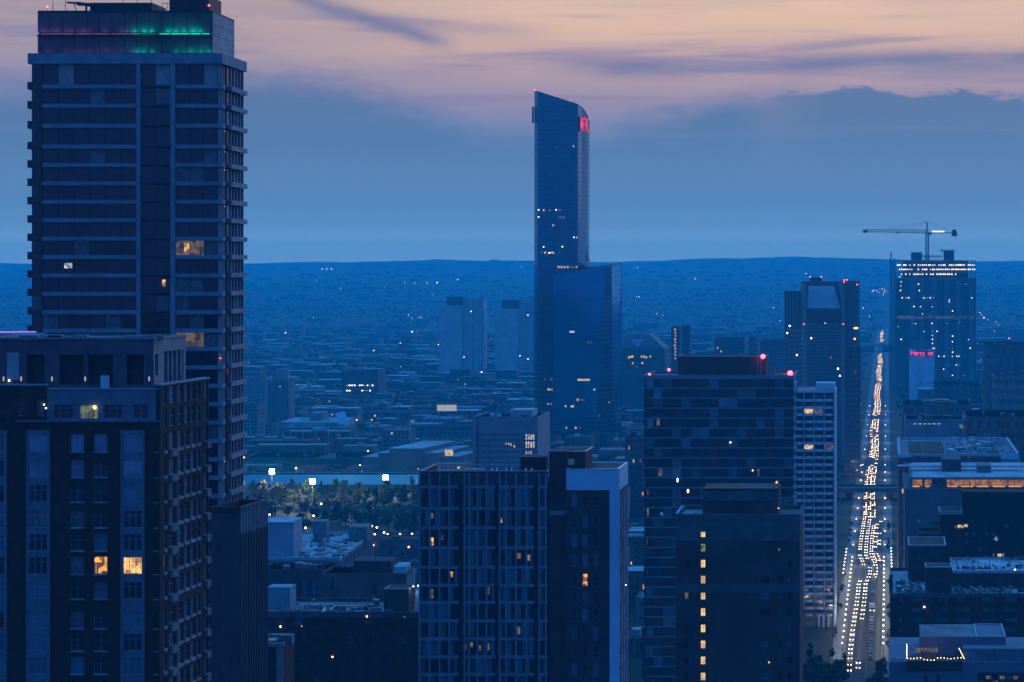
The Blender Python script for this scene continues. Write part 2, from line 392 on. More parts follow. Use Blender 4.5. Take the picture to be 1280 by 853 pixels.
OCC = []
K = .18                                        # the street grid runs towards this slope
class Bld:
    """parallelogram footprint: front parallel to x, sides along the street grid"""
    def __init__(s, name, label, cat, px0, px1, Y, depth, k=K, group=None, X=None):
        s.x0, s.x1 = X if X else (PX(px0, Y), PX(px1, Y)); s.Y, s.D, s.k = Y, depth, k
        s.w = s.x1 - s.x0; s.ppm = FOC / Y
        s.o = bpy.data.objects.new(name, None); COL.objects.link(s.o)
        s.o.location = (s.x0, Y, 0); s.o.empty_display_size = 1
        tag(s.o, label, cat, group)
        OCC.append((min(s.x0, s.x0 + k * depth), max(s.x1, s.x1 + k * depth), Y, Y + depth))
        s.front = Frame(s.o, 0, 0, s.w, 0)
        s.right = Frame(s.o, s.w, 0, k * depth, depth)
        s.left = Frame(s.o, k * depth, depth, -k * depth, -depth)
        s.back = Frame(s.o, s.w + k * depth, depth, -s.w, 0)
    def u(s, px): return PX(px, s.Y) - s.x0
    def z(s, py): return PZ(py, s.Y)
    def poly(s, i=0, u0=0, u1=None, d0=0, d1=None):
        u1 = s.w if u1 is None else u1; d1 = s.D if d1 is None else d1
        return [(u0 + i + s.k * (d0 + i), d0 + i), (u1 - i + s.k * (d0 + i), d0 + i), (u1 - i + s.k * (d1 - i), d1 - i), (u0 + i + s.k * (d1 - i), d1 - i)]
    def solid(s, name, m, z0, z1, i=0, u0=0, u1=None, d0=0, d1=None, parent=None):
        b = MB(); b.prism(s.poly(i, u0, u1, d0, d1), z0, z1)
        return link(name, b.mesh(name, m), (0, 0, 0), 0, parent or s.o)
    def ring(s, name, m, z0, z1, t=.35, out=0, u0=0, u1=None, d0=0, d1=None):
        b = MB(); a = s.poly(-out, u0, u1, d0, d1); c = s.poly(t, u0, u1, d0, d1)
        for j in range(4):
            q = (j + 1) % 4
            b.hexa([(*a[j], z0), (*a[q], z0), (*c[q], z0), (*c[j], z0), (*a[j], z1), (*a[q], z1), (*c[q], z1), (*c[j], z1)])
        return link(name, b.mesh(name, m), (0, 0, 0), 0, s.o)
    def cap(s, m_roof, m_par, zt, par=.9, t=.35, out=.08, **kw):
        s.solid('roof', m_roof, zt - par - .25, zt - par, .06, **kw)
        s.ring('parapet', m_par, zt - par - .26, zt, t, out, **kw)
    def grid(s, fr, u0, u1, z0, z1, nu, nz, fw=.6, fh=.55, mats=None, d=.04, lit=.0, litm=None, name='small_windows'):
        """windows too small to pick apart: one joined part; lit ones are parts of their own"""
        b = MB(); cu, cz = (u1 - u0) / nu, (z1 - z0) / nz; lm = litm or [L_warm, L_cream, L_dim]
        for i in range(nu):
            for j in range(nz):
                a0 = u0 + cu * (i + .5 - fw / 2); c0 = z0 + cz * (j + .5 - fh / 2)
                if random.random() < lit:
                    fr.box('lit_window', random.choice(lm), a0, a0 + cu * fw, c0, c0 + cz * fh, 0, d + .02); continue
                b.box(a0, a0 + cu * fw, -d, 0.0, c0, c0 + cz * fh, random.choice(mats or [g_dark, g_dark, g_blue]))
        if b.v: tag(link(name, b.mesh(name), fr.loc(0, 0, 0), fr.a, s.o), kind='stuff')
    def light(s, fr, u, z, m, sz=.5, name='lamp'):
        return fr.box(name, m, u - sz / 2, u + sz / 2, z - sz / 2, z + sz / 2, 0, .25)
    def unit(s, name, m, u0, u1, d0, d1, z0, z1, detail=True):
        o = s.solid(name, m, z0, z1, 0, u0, u1, d0, d1)
        return o

# ================================================================== NEAR BUILDINGS
# ---- tall residential tower on the left
def residential_tower():
    B = Bld('residential_tower', 'tallest dark tower on the left, pale floor bands, green-lit rooftop crown', 'tower', 38, 276, 361, 15, k=.145)
    F_, z, u = B.front, B.z, B.u
    zt = z(67); zb = 78.0
    B.solid('core_wall', conc_dark, 0, zt - .6, .55)
    band = mat('pale_floor_band', (.25, .30, .36), .75, .12, .5, streak=.2)
    bandr = mat('pale_balcony_front', (.30, .33, .36), .75, .15, .5, streak=.3)
    B.ring('cornice', band, z(80), zt, 1.2, .35)
    B.solid('roof', roof_d, zt - 1.2, zt - .7, .8)
    lv = [79, 106, 130, 155, 181]; p = 204.0
    while z(p) > zb: lv.append(p); p += 23
    sect = [('a', 53, 170.5, 6), ('b', 176, 213, 2), ('c', 219.5, 272, 3), ('e', 39, 52, 1)]
    special = {('c', 9): [L_dim, L_dim, g_curtain], ('c', 11): [g_curtain, g_curtain, g_dark], ('b', 12): [g_dark, g_curtain],
               ('c', 14): [L_dim, L_dim, g_curtain], ('a', 0): [g_dark, g_blind, g_dark, g_dark, g_dark, g_dark],
               ('c', 0): [g_dark, g_dark, g_blind], ('b', 0): [g_dark, g_blind], ('b', 1): [g_dark, g_curtain], ('c', 5): [g_curtain, g_curtain, g_dark], ('c', 18): [L_amber, g_dark, g_dark]}
    for k_, (t0, t1) in enumerate(zip(lv, lv[1:] + [p])):
        zlo = z(t1); zhi = z(t0) - .72 if k_ else z(80)
        for nm, a, b, n in sect:
            w_ = (u(b) - u(a)) / n
            for i in range(n):
                sp_ = special.get((nm, k_))
                m = sp_[i] if sp_ else random.choice([g_dark] * 16 + [g_curtain])
                F_.box('window', m, u(a) + i * w_ + .05, u(a) + (i + 1) * w_ - .05, zlo, zhi, -.5, -.25)
            if nm in 'ac':
                F_.box('floor_band', band, u(a), u(b) + (.9 if nm == 'c' else 0), zlo - .70, zlo, -.5, .22)
            elif nm == 'b': F_.box('slab_edge', conc_dark, u(a), u(b), zlo - .3, zlo, -.5, -.22)
            else: F_.box('slab_edge', conc_dark, u(a), u(b), zlo - .7, zlo, -.5, -.1)
        if k_ in (11, 14): F_.box('lit_window', L_warm, u(202.5), u(206.5), zlo + (.9 if k_ == 11 else 0), zlo + 2.1, -.25, -.2)
        if k_ == 10: F_.box('lit_window', L_cool, u(80), u(90), zlo + .9, zlo + 1.8, -.25, -.2)
        if k_ == 9: F_.box('lit_window', L_warm, u(230), u(236), zlo + .5, zlo + 2.0, -.25, -.2)
        B.left.box('balcony', metal_d, 11.4, 14.4, zlo - .75, zlo + .55, 0, .85)
        # right hand face
        r = B.right
        for i, (a, b) in enumerate(((.15, .95), (1.25, 1.95))):
            r.box('window', g_sky, a, b, zlo, zhi, -.5, -.3); r.box('mullion', bandr, b, b + .28, zlo, zhi, -.5, -.05)
        r.box('mullion', bandr, 0, .15, zlo, zhi, -.5, 0)
        for i in range(5):
            a = 4.9 + i * 2.0
            r.box('window', random.choice([g_dark, g_dark, g_blue]), a, a + 1.65, zlo, zhi, -.5, -.3)
            r.box('mullion', bandr, a + 1.65, a + 2.0, zlo, zhi, -.5, -.08)
        r.box('balcony', bandr, 4.7, 15.05, zlo - .72, zlo + .08, -.1, .6)
        r.box('floor_band', band, 0, 2.4, zlo - .7, zlo, -.5, .2)
        r.box('recess_window', metal_d, 2.4, 4.7, zlo - .7, zhi, -.55, -.5)
        if k_ in (3, 4, 5, 7, 21): r.box('balcony_lamp', L_cream, 3.4, 3.6, zhi - .4, zhi - .25, -.45, -.3)
    for a, b in ((170.5, 175.8), (213.3, 219.2)):
        F_.box('pier', band, u(a), u(b), zb, z(80), -.5, .32)
    F_.box('podium_wall', conc_dark, 0, B.w, 0, zb, -.5, .2); B.right.box('podium_wall', conc_dark, 0, 15, 0, zb, -.5, .2)
    F_.box('red_lamp', red_l, u(275.5), u(276.3), z(448.5), z(447.3), .25, .45)
    # crown with coloured light strips
    cu0, cu1, cz0, cz1 = u(46), u(264), zt - .6, z(13)
    pan = mat('crown_screen_panel', (.12, .10, .13), .55, .15, .4); grey = mat('crown_side_panel', (.42, .42, .43), .7, .12, .3, streak=.3)
    cr = B.solid('crown_wall', pan, cz0, cz1 - .3, .1, cu0, cu1, .6, 14.2)
    tag(cr, 'dark screen wall round the roof')
    B.ring('crown_coping', metal_d, cz1 - .35, cz1, .4, .05, cu0, cu1, .6, 14.2)
    zm = z(41.5)
    n = 14
    for r_, (a, b) in enumerate(((cz0 + .75, zm - .25), (zm + .15, cz1 - .4))):
        for i in range(n):
            w_ = (cu1 - cu0) / n
            F_.box('screen_panel', pan, cu0 + i * w_ + .05, cu0 + (i + 1) * w_ - .05, a, b, -.6, -.45)
    led_g = emit('green_light_strip', (.0, 1.0, .55), .9); led_p = emit('violet_light_strip', (.55, .22, .55), .22)
    for zz in (zm - .12, cz0 + .45):
        us = cu0 + .8
        while us < cu1 - 1.2:
            g = us > u(170); ln = random.uniform(1.6, 3.2); ln = min(ln, cu1 - us - .3)
            if random.random() < (.86 if g else .8) and not (zz < zm - 1 and us > u(248)):
                F_.box('light_strip', led_g if g else led_p, us, us + ln, zz - .08, zz + .08, -.28, -.14)
            us += ln + random.uniform(.05, .5)
    for i in range(22):
        for zz in (zm + .35, cz0 + .95):
            uu = cu0 + (i + .5) * (cu1 - cu0) / 22 + random.uniform(-.3, .3); g = uu > u(168)
            if zz < zm and u(206) < uu < u(218) or random.random() < .12: continue
            l = bpy.data.lights.new('crown_light', 'POINT'); l.energy = random.uniform(34, 66) if g else random.uniform(6, 13); l.color = (.0, 1.0, .55) if g else (.50, .28, .8); l.shadow_soft_size = .1
            if zz < zm: l.energy *= .55
            link('crown_light', l, F_.loc(uu, .12, zz), 0, B.o)
    F_.box('ledge', metal_d, cu0, cu1, zm - .5, zm - .22, -.6, -.05)
    rf = Frame(B.o, cu1 + B.k * .6, .6, B.k * 13.6, 13.6)
    for i in range(4):
        zz = cz0 + (cz1 - .35 - cz0) * i / 4
        rf.box('side_panel', grey, .05, 13.6, zz + .04, zz + (cz1 - .35 - cz0) / 4 - .04, 0, .12)
    for a, b, t, d0 in ((105, 183, 3, 3.), (205, 254, -6, 3.)):
        B.solid('plant_room', metal_d, cz1 - .9, z(t) + .3, 0, u(a), u(b), d0, 11)
    b = MB()
    for k_ in range(9):
        x = u(200 + k_ * 7); b.rod((x, 2.2, cz1 - .5), (x, 2.2, cz1 + 1.6), .05)
    for x, h in ((78, 3), (150, 4.5), (168, 3.4), (186, 2.6), (258, 5.), (62, 2)):
        b.rod((u(x), 2.6, cz1 - .5), (u(x), 2.6, cz1 + h), .06)
    b.rod((u(200), 2.2, cz1 + 1.5), (u(256), 2.2, cz1 + 1.5), .05)
    link('antenna', b.mesh('antenna', metal_d), parent=B.o)
    b = MB()
    b.rod((u(92), 2.5, z(2)), (u(112), 2.5, z(4.6)), .32); b.rod((u(80), 2.5, z(1)), (u(94), 2.5, z(2)), .18); b.box(u(94), u(110), 2.1, 2.9, z(5), z(2))
    b.rod((u(88), 2.5, z(0)), (u(92), 2.5, cz1), .08); b.rod((u(104), 2.5, z(3)), (u(104), 2.5, cz1), .2)
    link('window_cleaning_arm', b.mesh('cleaning_arm', metal_d), parent=B.o)
    for x, y in ((55, 6.5), (258.5, 4.6), (281.5, 13.5)):
        d = 2.6 if x < 270 else 12.
        uu = u(x) if x < 270 else cu1 + B.k * 10 - .4
        b = MB(); b.ball((uu, d, z(y)), .17, red_l); b.rod((uu, d, cz1 - .6), (uu, d, z(y)), .04, m=metal_d)
        link('beacon', b.mesh('beacon'), parent=B.o)
residential_tower()

# ---- dark brick block in the left foreground
def brick_block():
    B = Bld('brick_apartment_block', 'dark brick apartment block in the left foreground with pale bay windows and grey penthouse', 'apartment block', -90, 200, 265, 17, k=.22)
    F_, z, u = B.front, B.z, B.u
    zt = z(482.5); pale = mat('pale_bay_panel', (.15, .19, .25), .7, .12, .6, streak=.3); frm = mat('window_frame_paint', (.30, .34, .40), .6, .1, 1)
    pent = mat('penthouse_cladding', (.10, .11, .14), .7, .14, .5, streak=.35)
    B.solid('core_wall', conc_dark, 0, zt - .9, .8)
    B.solid('roof', roof_d, zt - 1.1, zt - .8, .3)
    rows = [554, 586, 617, 649, 678, 707, 738, 775, 803, 832, 862, 892]
    hh = 2.25
    cols = [(88, 105, 2), (117, 134, 2), (192.8, 197.3, 1), (-62, -45, 2), (-40, -23, 2)]
    bays = [(36, 60), (154, 178), (-18, 6)]
    holes = []
    zr = lambda p: z(p) - hh / 2
    for p in rows:
        for a, b, n in cols: holes.append((u(a), u(b), zr(p), zr(p) + hh))
    for a, b in bays: holes.append((u(a) - .3, u(b) + .3, z(905), z(538)))
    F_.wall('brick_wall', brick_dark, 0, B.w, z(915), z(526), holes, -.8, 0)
    F_.box('base_wall', brick_dark, 0, B.w, 0, z(915), -.8, 0)
    F_.wall('brick_wall', brick_dark, 0, u(58), z(526) + .02, zt, [(u(22), u(31), z(520), z(499)), (u(46.5), u(55), z(520), z(499))], -.8, 0)
    F_.window(u(22), z(520), u(31) - u(22), z(499) - z(520), g_dark, frm, 2, 2, -.3, .06, .65)
    F_.window(u(46.5), z(520), u(55) - u(46.5), z(499) - z(520), g_curtain, frm, 2, 2, -.3, .06, .65)
    F_.box('string_course', pale, u(20), B.w + .1, z(527.5), z(525.6), -.2, .18)
    F_.box('parapet_coping', frm, 0, u(59), zt, zt + .22, -.8, .12)
    # paler top storey
    ah = [(u(a), u(b), z(524), z(506)) for a, b in ((67, 91), (99, 122), (129, 153), (166, 185))]
    F_.wall('attic_wall', pale, u(58), B.w - .15, z(526) + .02, z(487), ah, -.8, -.12)
    F_.box('attic_coping', frm, u(58), B.w, z(487), z(485.5), -.8, 0)
    for i, h in enumerate(ah):
        F_.window(h[0], h[2], h[1] - h[0], h[3] - h[2], [g_dark, L_green, g_dark, g_dark][i], frm, 3 if i < 3 else 2, 2, -.35, .07, .75)
    b = MB(); b.ball((0, 0, 0), .24, emit('amber_lamp', (1.0, .55, .18), 5)); link('wall_lamp', b.mesh('lamp'), F_.loc(u(118.5), .1, z(509.5)), parent=B.o)
    for x, y in ((54.6, 506.5), (56.8, 511)): F_.box('small_lamp', spark, u(x), u(x) + .12, z(y), z(y) + .12, -.1, .1)
    pick = lambda: random.choice([g_dark, g_dark, g_blue, g_blue, g_curtain])
    for j, p in enumerate(rows):
        for i, (a, b, n) in enumerate(cols):
            m = pick()
            if i == 1 and j == 5: m = L_amber
            F_.window(u(a), zr(p), u(b) - u(a), hh, m, frm, n, 2, -.3, .06, .6)
            F_.box('sill', frm, u(a) - .1, u(b) + .1, zr(p) - .12, zr(p), -.3, .08)
        for i, (a, b) in enumerate(bays):
            m = pick()
            if i == 1 and j == 5: m = L_warm
            F_.window(u(a), zr(p), u(b) - u(a), hh, m, frm, 3, 2, .12, .09, .7)
            F_.box('bay_panel', pale, u(a) - .28, u(b) + .28, z(rows[j + 1] if j + 1 < len(rows) else 905) + hh / 2, zr(p) - .02, -.7, .2)
            if j == 0: F_.box('bay_panel', pale, u(a) - .28, u(b) + .28, zr(p) + hh + .02, z(538), -.7, .2)
    for a, b in bays:
        for q in (u(a) - .3, u(b) + .06): F_.box('bay_post', pale, q, q + .24, z(905), z(539), -.7, .26)
        F_.box('bay_back', metal_d, u(a), u(b), z(905), z(540), -.75, -.1)
    # side face
    r = B.right; L = r.L; q = lambda px: (px - 200) / 62 * L
    rc = [(204.5, 208), (221.5, 228), (229.8, 236), (238, 244), (246.5, 250.5)]; rb = [(211, 218.5), (256, 261)]
    rh = [(q(a), q(b), zr(p), zr(p) + hh) for p in [496] + [525] + rows for a, b in rc + rb]
    r.wall('brick_wall', brick_neutral, 0, L, z(915), zt, rh, -.8, 0); r.box('base_wall', brick_neutral, 0, L, 0, z(915), -.8, 0)
    r.box('parapet_coping', frm, 0, L + .1, zt, zt + .22, -.8, .12)
    for j, p in enumerate([496, 525] + rows):
        for i, (a, b) in enumerate(rc + rb):
            m = random.choice([g_dark, g_blue, g_curtain])
            if i == 0 and j == 7: m = L_dim
            r.window(q(a), zr(p), q(b) - q(a), hh, m, frm, 2, 2, -.22, .08, .6)
            if j > 1: r.box('sill' if i < 5 else 'bay_panel', stone_pale if i < 5 else stone_mid, q(a), q(b), zr(p) - (.35 if i < 5 else .9), zr(p), -.2, .14 if i < 5 else .5)
    # penthouse
    P = lambda px: PX(px, 267) - B.x0; zz = lambda py: PZ(py, 267)
    p0, p1, pd0, pd1 = P(-20), P(192), 2.0, 13.0
    k2 = B.k * pd0
    pt = zz(425)
    B.solid('penthouse_core', metal_d, zt - 1, pt - .7, 1.3, p0 - k2, p1 - k2, pd0, pd1)
    pf = Frame(B.o, p0, pd0, p1 - p0, 0)
    hs = [(P(a) - p0, P(b) - p0, zz(481), zz(443.5)) for a, b in ((33, 56), (74, 104), (110, 141), (158, 181))]
    pf.wall('penthouse_wall', pent, 0, p1 - p0, zt - 1, pt, hs, -1.3, 0)
    pf.box('pale_screen', white_dim, P(9) - p0, P(24) - p0, zz(475), zz(441), 0, .12)
    pr = Frame(B.o, p1 + B.k * 0, pd0, B.k * 11, 11)
    ph = [(.5, 1.6, zz(470), zz(443)), (3.4, 10.4, zz(481), zz(441))]
    pr.wall('penthouse_wall', mat('pale_penthouse_side', (.26, .27, .29), .7, .12, .5), 0, 11.2, zt - 1, pt, ph, -1.3, 0)
    for i in range(5):
        pr.box('column', stone_pale, 3.5 + i * 1.55, 3.85 + i * 1.55, zz(481), zz(441), -.5, -.1)
        pr.box('window', g_dark, 3.9 + i * 1.55, 5.0 + i * 1.55, zz(481), zz(441), -.9, -.8)
    B.solid('penthouse_roof', roof_m, pt, pt + .12, -.1, p0 - k2, p1 - k2, pd0, pd1)
    B.ring('penthouse_coping', metal_m, pt + .12, pt + .32, .3, .15, p0 - k2, p1 - k2, pd0, pd1)
    for x in (4.5, 26.5, 65, 106.5, 186.5):
        pf.box('uplight', emit('soft_white_uplight', (.9, .88, .7), .55), P(x) - p0 - .07, P(x) - p0 + .07, zz(476.5), zz(471), 0, .1)
    pf.box('small_lamp', spark, P(11) - p0, P(11) - p0 + .15, zz(476.5), zz(475.2), .1, .25)
    bx = B.solid('roof_hatch', white_p, zt - .6, z(470.5), 0, u(122), u(130), .9, 1.7)
    tag(bx, 'small pale box on the parapet edge')
    b = MB()
    for i in range(14):
        x = random.uniform(P(20), P(180)); b.box(x, x + random.uniform(.6, 3), 3.2, 5, pt + .1, pt + random.uniform(.25, .6))
    tag(link('roof_gear', b.mesh('roof_gear', metal_m), parent=B.o), kind='stuff')
brick_block()

def ribbed_tower():
    B = Bld('ribbed_office_tower', 'dark slab with fine vertical ribs and paler top band beside brick block', 'tower', 262, 300, 330, 11, k=.28)
    z = B.z; zt = z(634)
    B.solid('core_wall', conc_dark, 0, zt - .8, .3); B.cap(roof_d, metal_d, zt, .8)
    wall = mat('dark_blue_cladding', (.085, .095, .11), .6, .12, .4, streak=.2); rib = mat('rib_metal', (.13, .145, .165), .5, .1, .5, .3); capm = mat('pale_rib_cap', (.27, .29, .32), .7, .12, .5, streak=.3)
    for i in range(3): B.front.box('wall_panel', wall, i * B.w / 3 + .02, (i + 1) * B.w / 3 - .02, 0, zt - .9, -.3, 0)
    B.right.box('wall_panel', wall, 0, B.right.L, 0, z(668), -.3, -.05)
    B.right.box('top_band', capm, 0, B.right.L, z(668), zt - .1, -.3, .05)
    for i in range(11):
        a = .1 + i * (B.right.L - .3) / 10.5
        B.right.box('rib', rib, a, a + .28, 0, z(668), -.05, .3); B.right.box('rib', capm, a, a + .22, z(668), zt - .1, .05, .3)
        if i < 10: B.right.box('window_strip', g_dark, a + .34, a + .9, 40, z(670), -.05, .02)
ribbed_tower()

# ---- grid-faced slab with white framed wing
def grid_slab():
    B = Bld('grid_facade_slab', 'mid-rise slab in front centre with thin pale window grid and a bright white framed wing', 'apartment block', 524.5, 774, 347, 11.8)
    F_, z, u = B.front, B.z, B.u
    pier = mat('thin_pale_pier', (.22, .26, .32), .65, .12, .6, streak=.2); dk = mat('dark_slot_wall', (.05, .05, .058), .8, .2, .5)
    inner = mat('parapet_inner_dark', (.07, .06, .065), .9)
    zt, zb = z(590), z(905)
    B.solid('core_wall', dk, 0, zt - 2.2, .5, 0, u(686)); B.solid('roof', roof_d, zt - 2.3, zt - 2.0, .3, 0, u(686))
    F_.box('attic_wall', mat('attic_panel', (.07, .08, .10), .7, .15, .5, streak=.3), 0, u(685), z(607), zt, -.5, -.1)
    B.left.box('attic_wall', inner, 0, 11.8, z(607), zt, -.4, -.1)
    B.ring('roof_edge', metal_m, zt, zt + .18, .35, .02, 0, u(685))
    F_.box('base_wall', conc_dark, 0, B.w, 0, zb, -.5, .05); B.right.box('base_wall', conc_dark, 0, 11.8, 0, zb, -.5, .05); B.left.box('side_wall', conc_dark, 0, 11.8, 0, z(607), -.5, 0)
    piers = [524.7, 537, 549.5, 561.5, 572.5, 580.5, 586.5, 597, 608, 619, 624.5, 632.5, 645, 658, 667.5, 674, 682.5]
    slots = {4, 9, 14}
    hor = [609, 636, 660, 685, 709.5, 732, 753.5, 776.5, 799, 821.5, 843.5, 866, 888.5]
    lit = {(2, 10): L_amber, (3, 1): L_warm, (3, 2): L_dim, (4, 13): L_warm, (4, 12): L_dim, (5, 3): L_amber, (6, 9): L_amber, (6, 1): L_dim, (6, 8): L_dim,
           (8, 12): L_dim, (9, 5): L_dim, (9, 6): L_green, (9, 7): L_dim, (9, 8): L_dim, (2, 1): L_dim, (2, 12): g_curtain}
    for i, a in enumerate(piers):
        if i in slots: continue
        F_.box('pier', pier, u(a) - .15, u(a) + .15, zb, z(592), -.5, .12)
    for j, y in enumerate(hor):
        for a, b in ((524, 573), (580, 619), (624, 667.5), (673.5, 685)):
            F_.box('spandrel', pier, u(a), u(b), z(y + 2), z(y - 2), -.5, -.02)
        for i in range(len(piers) - 1):
            if i in slots: continue
            a, b = u(piers[i]) + .17, u(piers[i + 1]) - .17
            y2 = hor[j + 1] if j + 1 < len(hor) else 905
            zlo, zhi = z(y2 - 2.2), z(y + 2.2)
            m = lit.get((j + 1, i), random.choice([g_dark, g_blue, g_blue, g_dark, g_curtain]))
            w1 = (b - a) * random.choice([.5, .5, .62])
            if m.name.startswith(('lit', 'dim')):          # only part of the room behind is lit
                q0, q1 = sorted((random.uniform(0, .55), random.uniform(.45, 1)))
                F_.box('lit_window', m, a + .05, a + w1 * random.uniform(.55, .95), zlo + (zhi - zlo) * q0, zlo + (zhi - zlo) * max(q1, q0 + .35), -.2, -.17); m = g_dark
            F_.box('window', m, a, a + w1 - .03, zlo, zhi, -.5, -.2)
            F_.box('window', g_blue if m in (g_blue, g_dark) and random.random() < .5 else g_dark, a + w1 + .03, b, zlo, zhi, -.5, -.22)
    for i in slots: F_.box('slot_wall', dk, u(piers[i]), u(piers[i + 1]), zb, z(604), -.8, -.45)
    # service core
    c0, c1 = u(686), u(708)
    B.solid('stair_core', dk, 0, z(565), 0, c0, c1, .3, 9)
    F_.box('core_ledge', stone_mid, c0, c1, z(644), z(638.5), -.3, .1)
    B.solid('plant_room', dk, z(592), z(566.5), 0, u(690), u(729), 2.2, 10.8)
    rb = Frame(B.o, u(690) + B.k * 2.2, 2.2, u(729) - u(690), 0)
    rb.box('wall_panel', stone_mid, 0, .9, z(590), z(566), 0, .1)
    rb.box('window', emit('pale_blue_screen', (.10, .35, .75), .12), 1.3, 3.4, z(583), z(575), 0, .06)
    B.ring('plant_room_coping', metal_l, z(566.5), z(565.6), .25, .05, u(689), u(730), 2.2, 10.8)
    # white framed wing
    w0 = u(708)
    B.solid('wing_core', dk, 0, z(588), .35, w0, B.w); zt2 = z(587)
    B.ring('wing_parapet', white_p, z(613), zt2, .4, .02, w0, B.w); B.ring('wing_coping', metal_l, zt2, zt2 + .12, .4, .05, w0, B.w)
    F_.box('wing_column', white_p, u(762), B.w, 0, z(613), -.4, .02); 
    wy = [y + 3 for y in hor]
    wh = []
    for y in wy:
        for a in (718, 731.5, 745): wh.append((u(a) - .45, u(a) + .45, z(y + 21), z(y + 5)))
    F_.wall('wing_wall', mat('dark_wing_brick', (.065, .065, .075), .85, .2, .6), w0, u(762), zb, z(613), wh, -.5, -.15)
    for n_, h in enumerate(wh):
        m = random.choice([g_blue, g_blue, g_dark, g_dark]); m = L_amber if n_ == 13 else m
        F_.window(h[0], h[2], .9, h[3] - h[2], m, metal_m, 1, 2, -.2, .06, .4)
    r = B.right
    r.box('side_wall', white_dim, 0, r.L, z(613), zt2 - .05, -.4, .01)
    for a in (0, 3.2, 6.4, 9.6, 11.3): r.box('side_pier', white_dim, a, a + .5, 0, z(613), -.4, .05)
    for y in hor:
        for a in (.5, 3.7, 6.9, 10.1):
            r.box('window', random.choice([g_dark, g_blue]), a + .05, min(a + 2.7, 11.3) - .05, z(y + 20), z(y + 3), -.35, -.1)
    r.box('side_backing', stone_mid, 0, r.L, zb, z(613), -.5, -.36)
    # roof clutter
    b = MB()
    b.box(u(583), u(606), 2, 2.5, zt, zt + .3); 
    for x in (589, 612, 618, 630, 637, 655, 662): b.rod((u(x), 2, zt - 1.5), (u(x + 3), 5, zt + .1), .12)
    link('roof_rails', b.mesh('roof_rails', metal_l), parent=B.o)
    B.solid('roof_plant', dk, zt - 2, z(577), 0, u(640), u(672), 8, 11)
    B.right.box('small_lamp', spark, 8, 8.15, z(741), z(740), .05, .15)
grid_slab()

# ---- dark brown block with a lit stair window column
def stair_block():
    B = Bld('dark_stair_tower_block', 'dark block right of centre with a vertical line of lit amber stair windows', 'apartment block', 845, 1000, 413, 16)
    F_, z, u = B.front, B.z, B.u
    wallm = mat('dark_brown_render', (.085, .085, .088), .9, .2, .25, streak=.35)
    bandm = mat('mid_grey_band', (.12, .13, .15), .85, .15, .3, streak=.3)
    zt = z(643); zb = z(905)
    B.solid('core_wall', conc_dark, 0, zt - 1.0, .4); B.cap(roof_m, bandm, zt, .9)
    ys = [668, 685, 705, 725, 745, 765.5, 786, 806, 826, 846, 866, 886]
    holes = [(u(876), u(882), z(y + 5), z(y - 5)) for y in ys[1:]] + [(u(876), u(882), z(672), z(665))]
    hb = [(u(a), u(b), z(y + 4.5), z(y - 4.5)) for y in ys[2:] for a, b in ((951, 962), (973, 979), (984, 990), (856, 861))]
    F_.wall('front_wall', wallm, 0, B.w, zb, z(676) , [h for h in holes + hb if h[3] < z(676)], -.4, 0)
    F_.wall('upper_wall', bandm, 0, B.w, z(676) + .01, zt - .3, [(u(876), u(882), z(672), z(665))], -.4, 0)
    F_.box('base_wall', wallm, 0, B.w, 0, zb, -.4, 0); B.left.box('side_wall', wallm, 0, 16, 0, zt - 1, -.4, 0); B.right.box('side_wall', wallm, 0, 16, 0, zt - 1, -.4, 0)
    F_.box('pale_band', bandm, 0, B.w, z(741), z(730), -.1, .06)
    for h in holes: F_.window(h[0], h[2], h[1] - h[0], h[3] - h[2], L_green if abs(h[3] - z(680)) < .1 else emit('stair_light', (1.0, .66, .28), 1.15, .45, 1.5), metal_d, 2, 2, -.2, .05, .6)
    for i, h in enumerate(hb):
        m = random.choice([g_dark, g_dark, g_blue, g_sky]) 
        if i == 11: m = L_dim
        F_.window(h[0], h[2], h[1] - h[0], h[3] - h[2], m, metal_d, 1, 1, -.25, .05)
    F_.box('small_lamp', spark_o, u(961), u(961.8), z(828.6), z(827.8), 0, .15)
    F_.box('small_lamp', L_green, u(973), u(974.5), z(689.5), z(685.5), 0, .1)
    F_.box('drip_line', stone_mid, u(868), u(869), z(646), z(640), -.1, .3)
    # penthouse
    p0, p1 = u(877), u(972)
    B.solid('penthouse', wallm, zt - 1, z(613), 0, p0, p1, 2.5, 13)
    pf = Frame(B.o, p0 + B.k * 2.5, 2.5, p1 - p0, 0)
    pf.box('penthouse_band', bandm, -.1, p1 - p0 + .1, z(628), z(614), 0, .15)
    pf.box('coping', metal_d, -.2, p1 - p0 + .2, z(614), z(612), -.5, .3)
    pf.box('louvre_opening', metal_d, u(914) - p0, u(931) - p0, z(640), z(628.5), .0, .1)
    b = MB(); b.box(-2.8, -2.4, 1.5, 4.5, zt - .6, zt - .2); b.rod((u(846), 1, zt), (u(856), 6, zt + .8), .25)
    link('pale_duct', b.mesh('pale_duct', white_p), parent=B.o)
    b = MB()
    for k_ in range(12): x = u(975) + k_ * .35; b.rod((x, 1.4, zt - .2), (x, 1.4, zt + random.uniform(.6, 1.3)), .06)
    b.box(u(980), u(998), 1.3, 1.6, zt + .6, zt + .75)
    link('roof_railing', b.mesh('roof_railing', metal_m), parent=B.o)
    F_.box('small_lamp', spark, u(974), u(974.4), z(637), z(636.4), -1.5, -1.2)
stair_block()

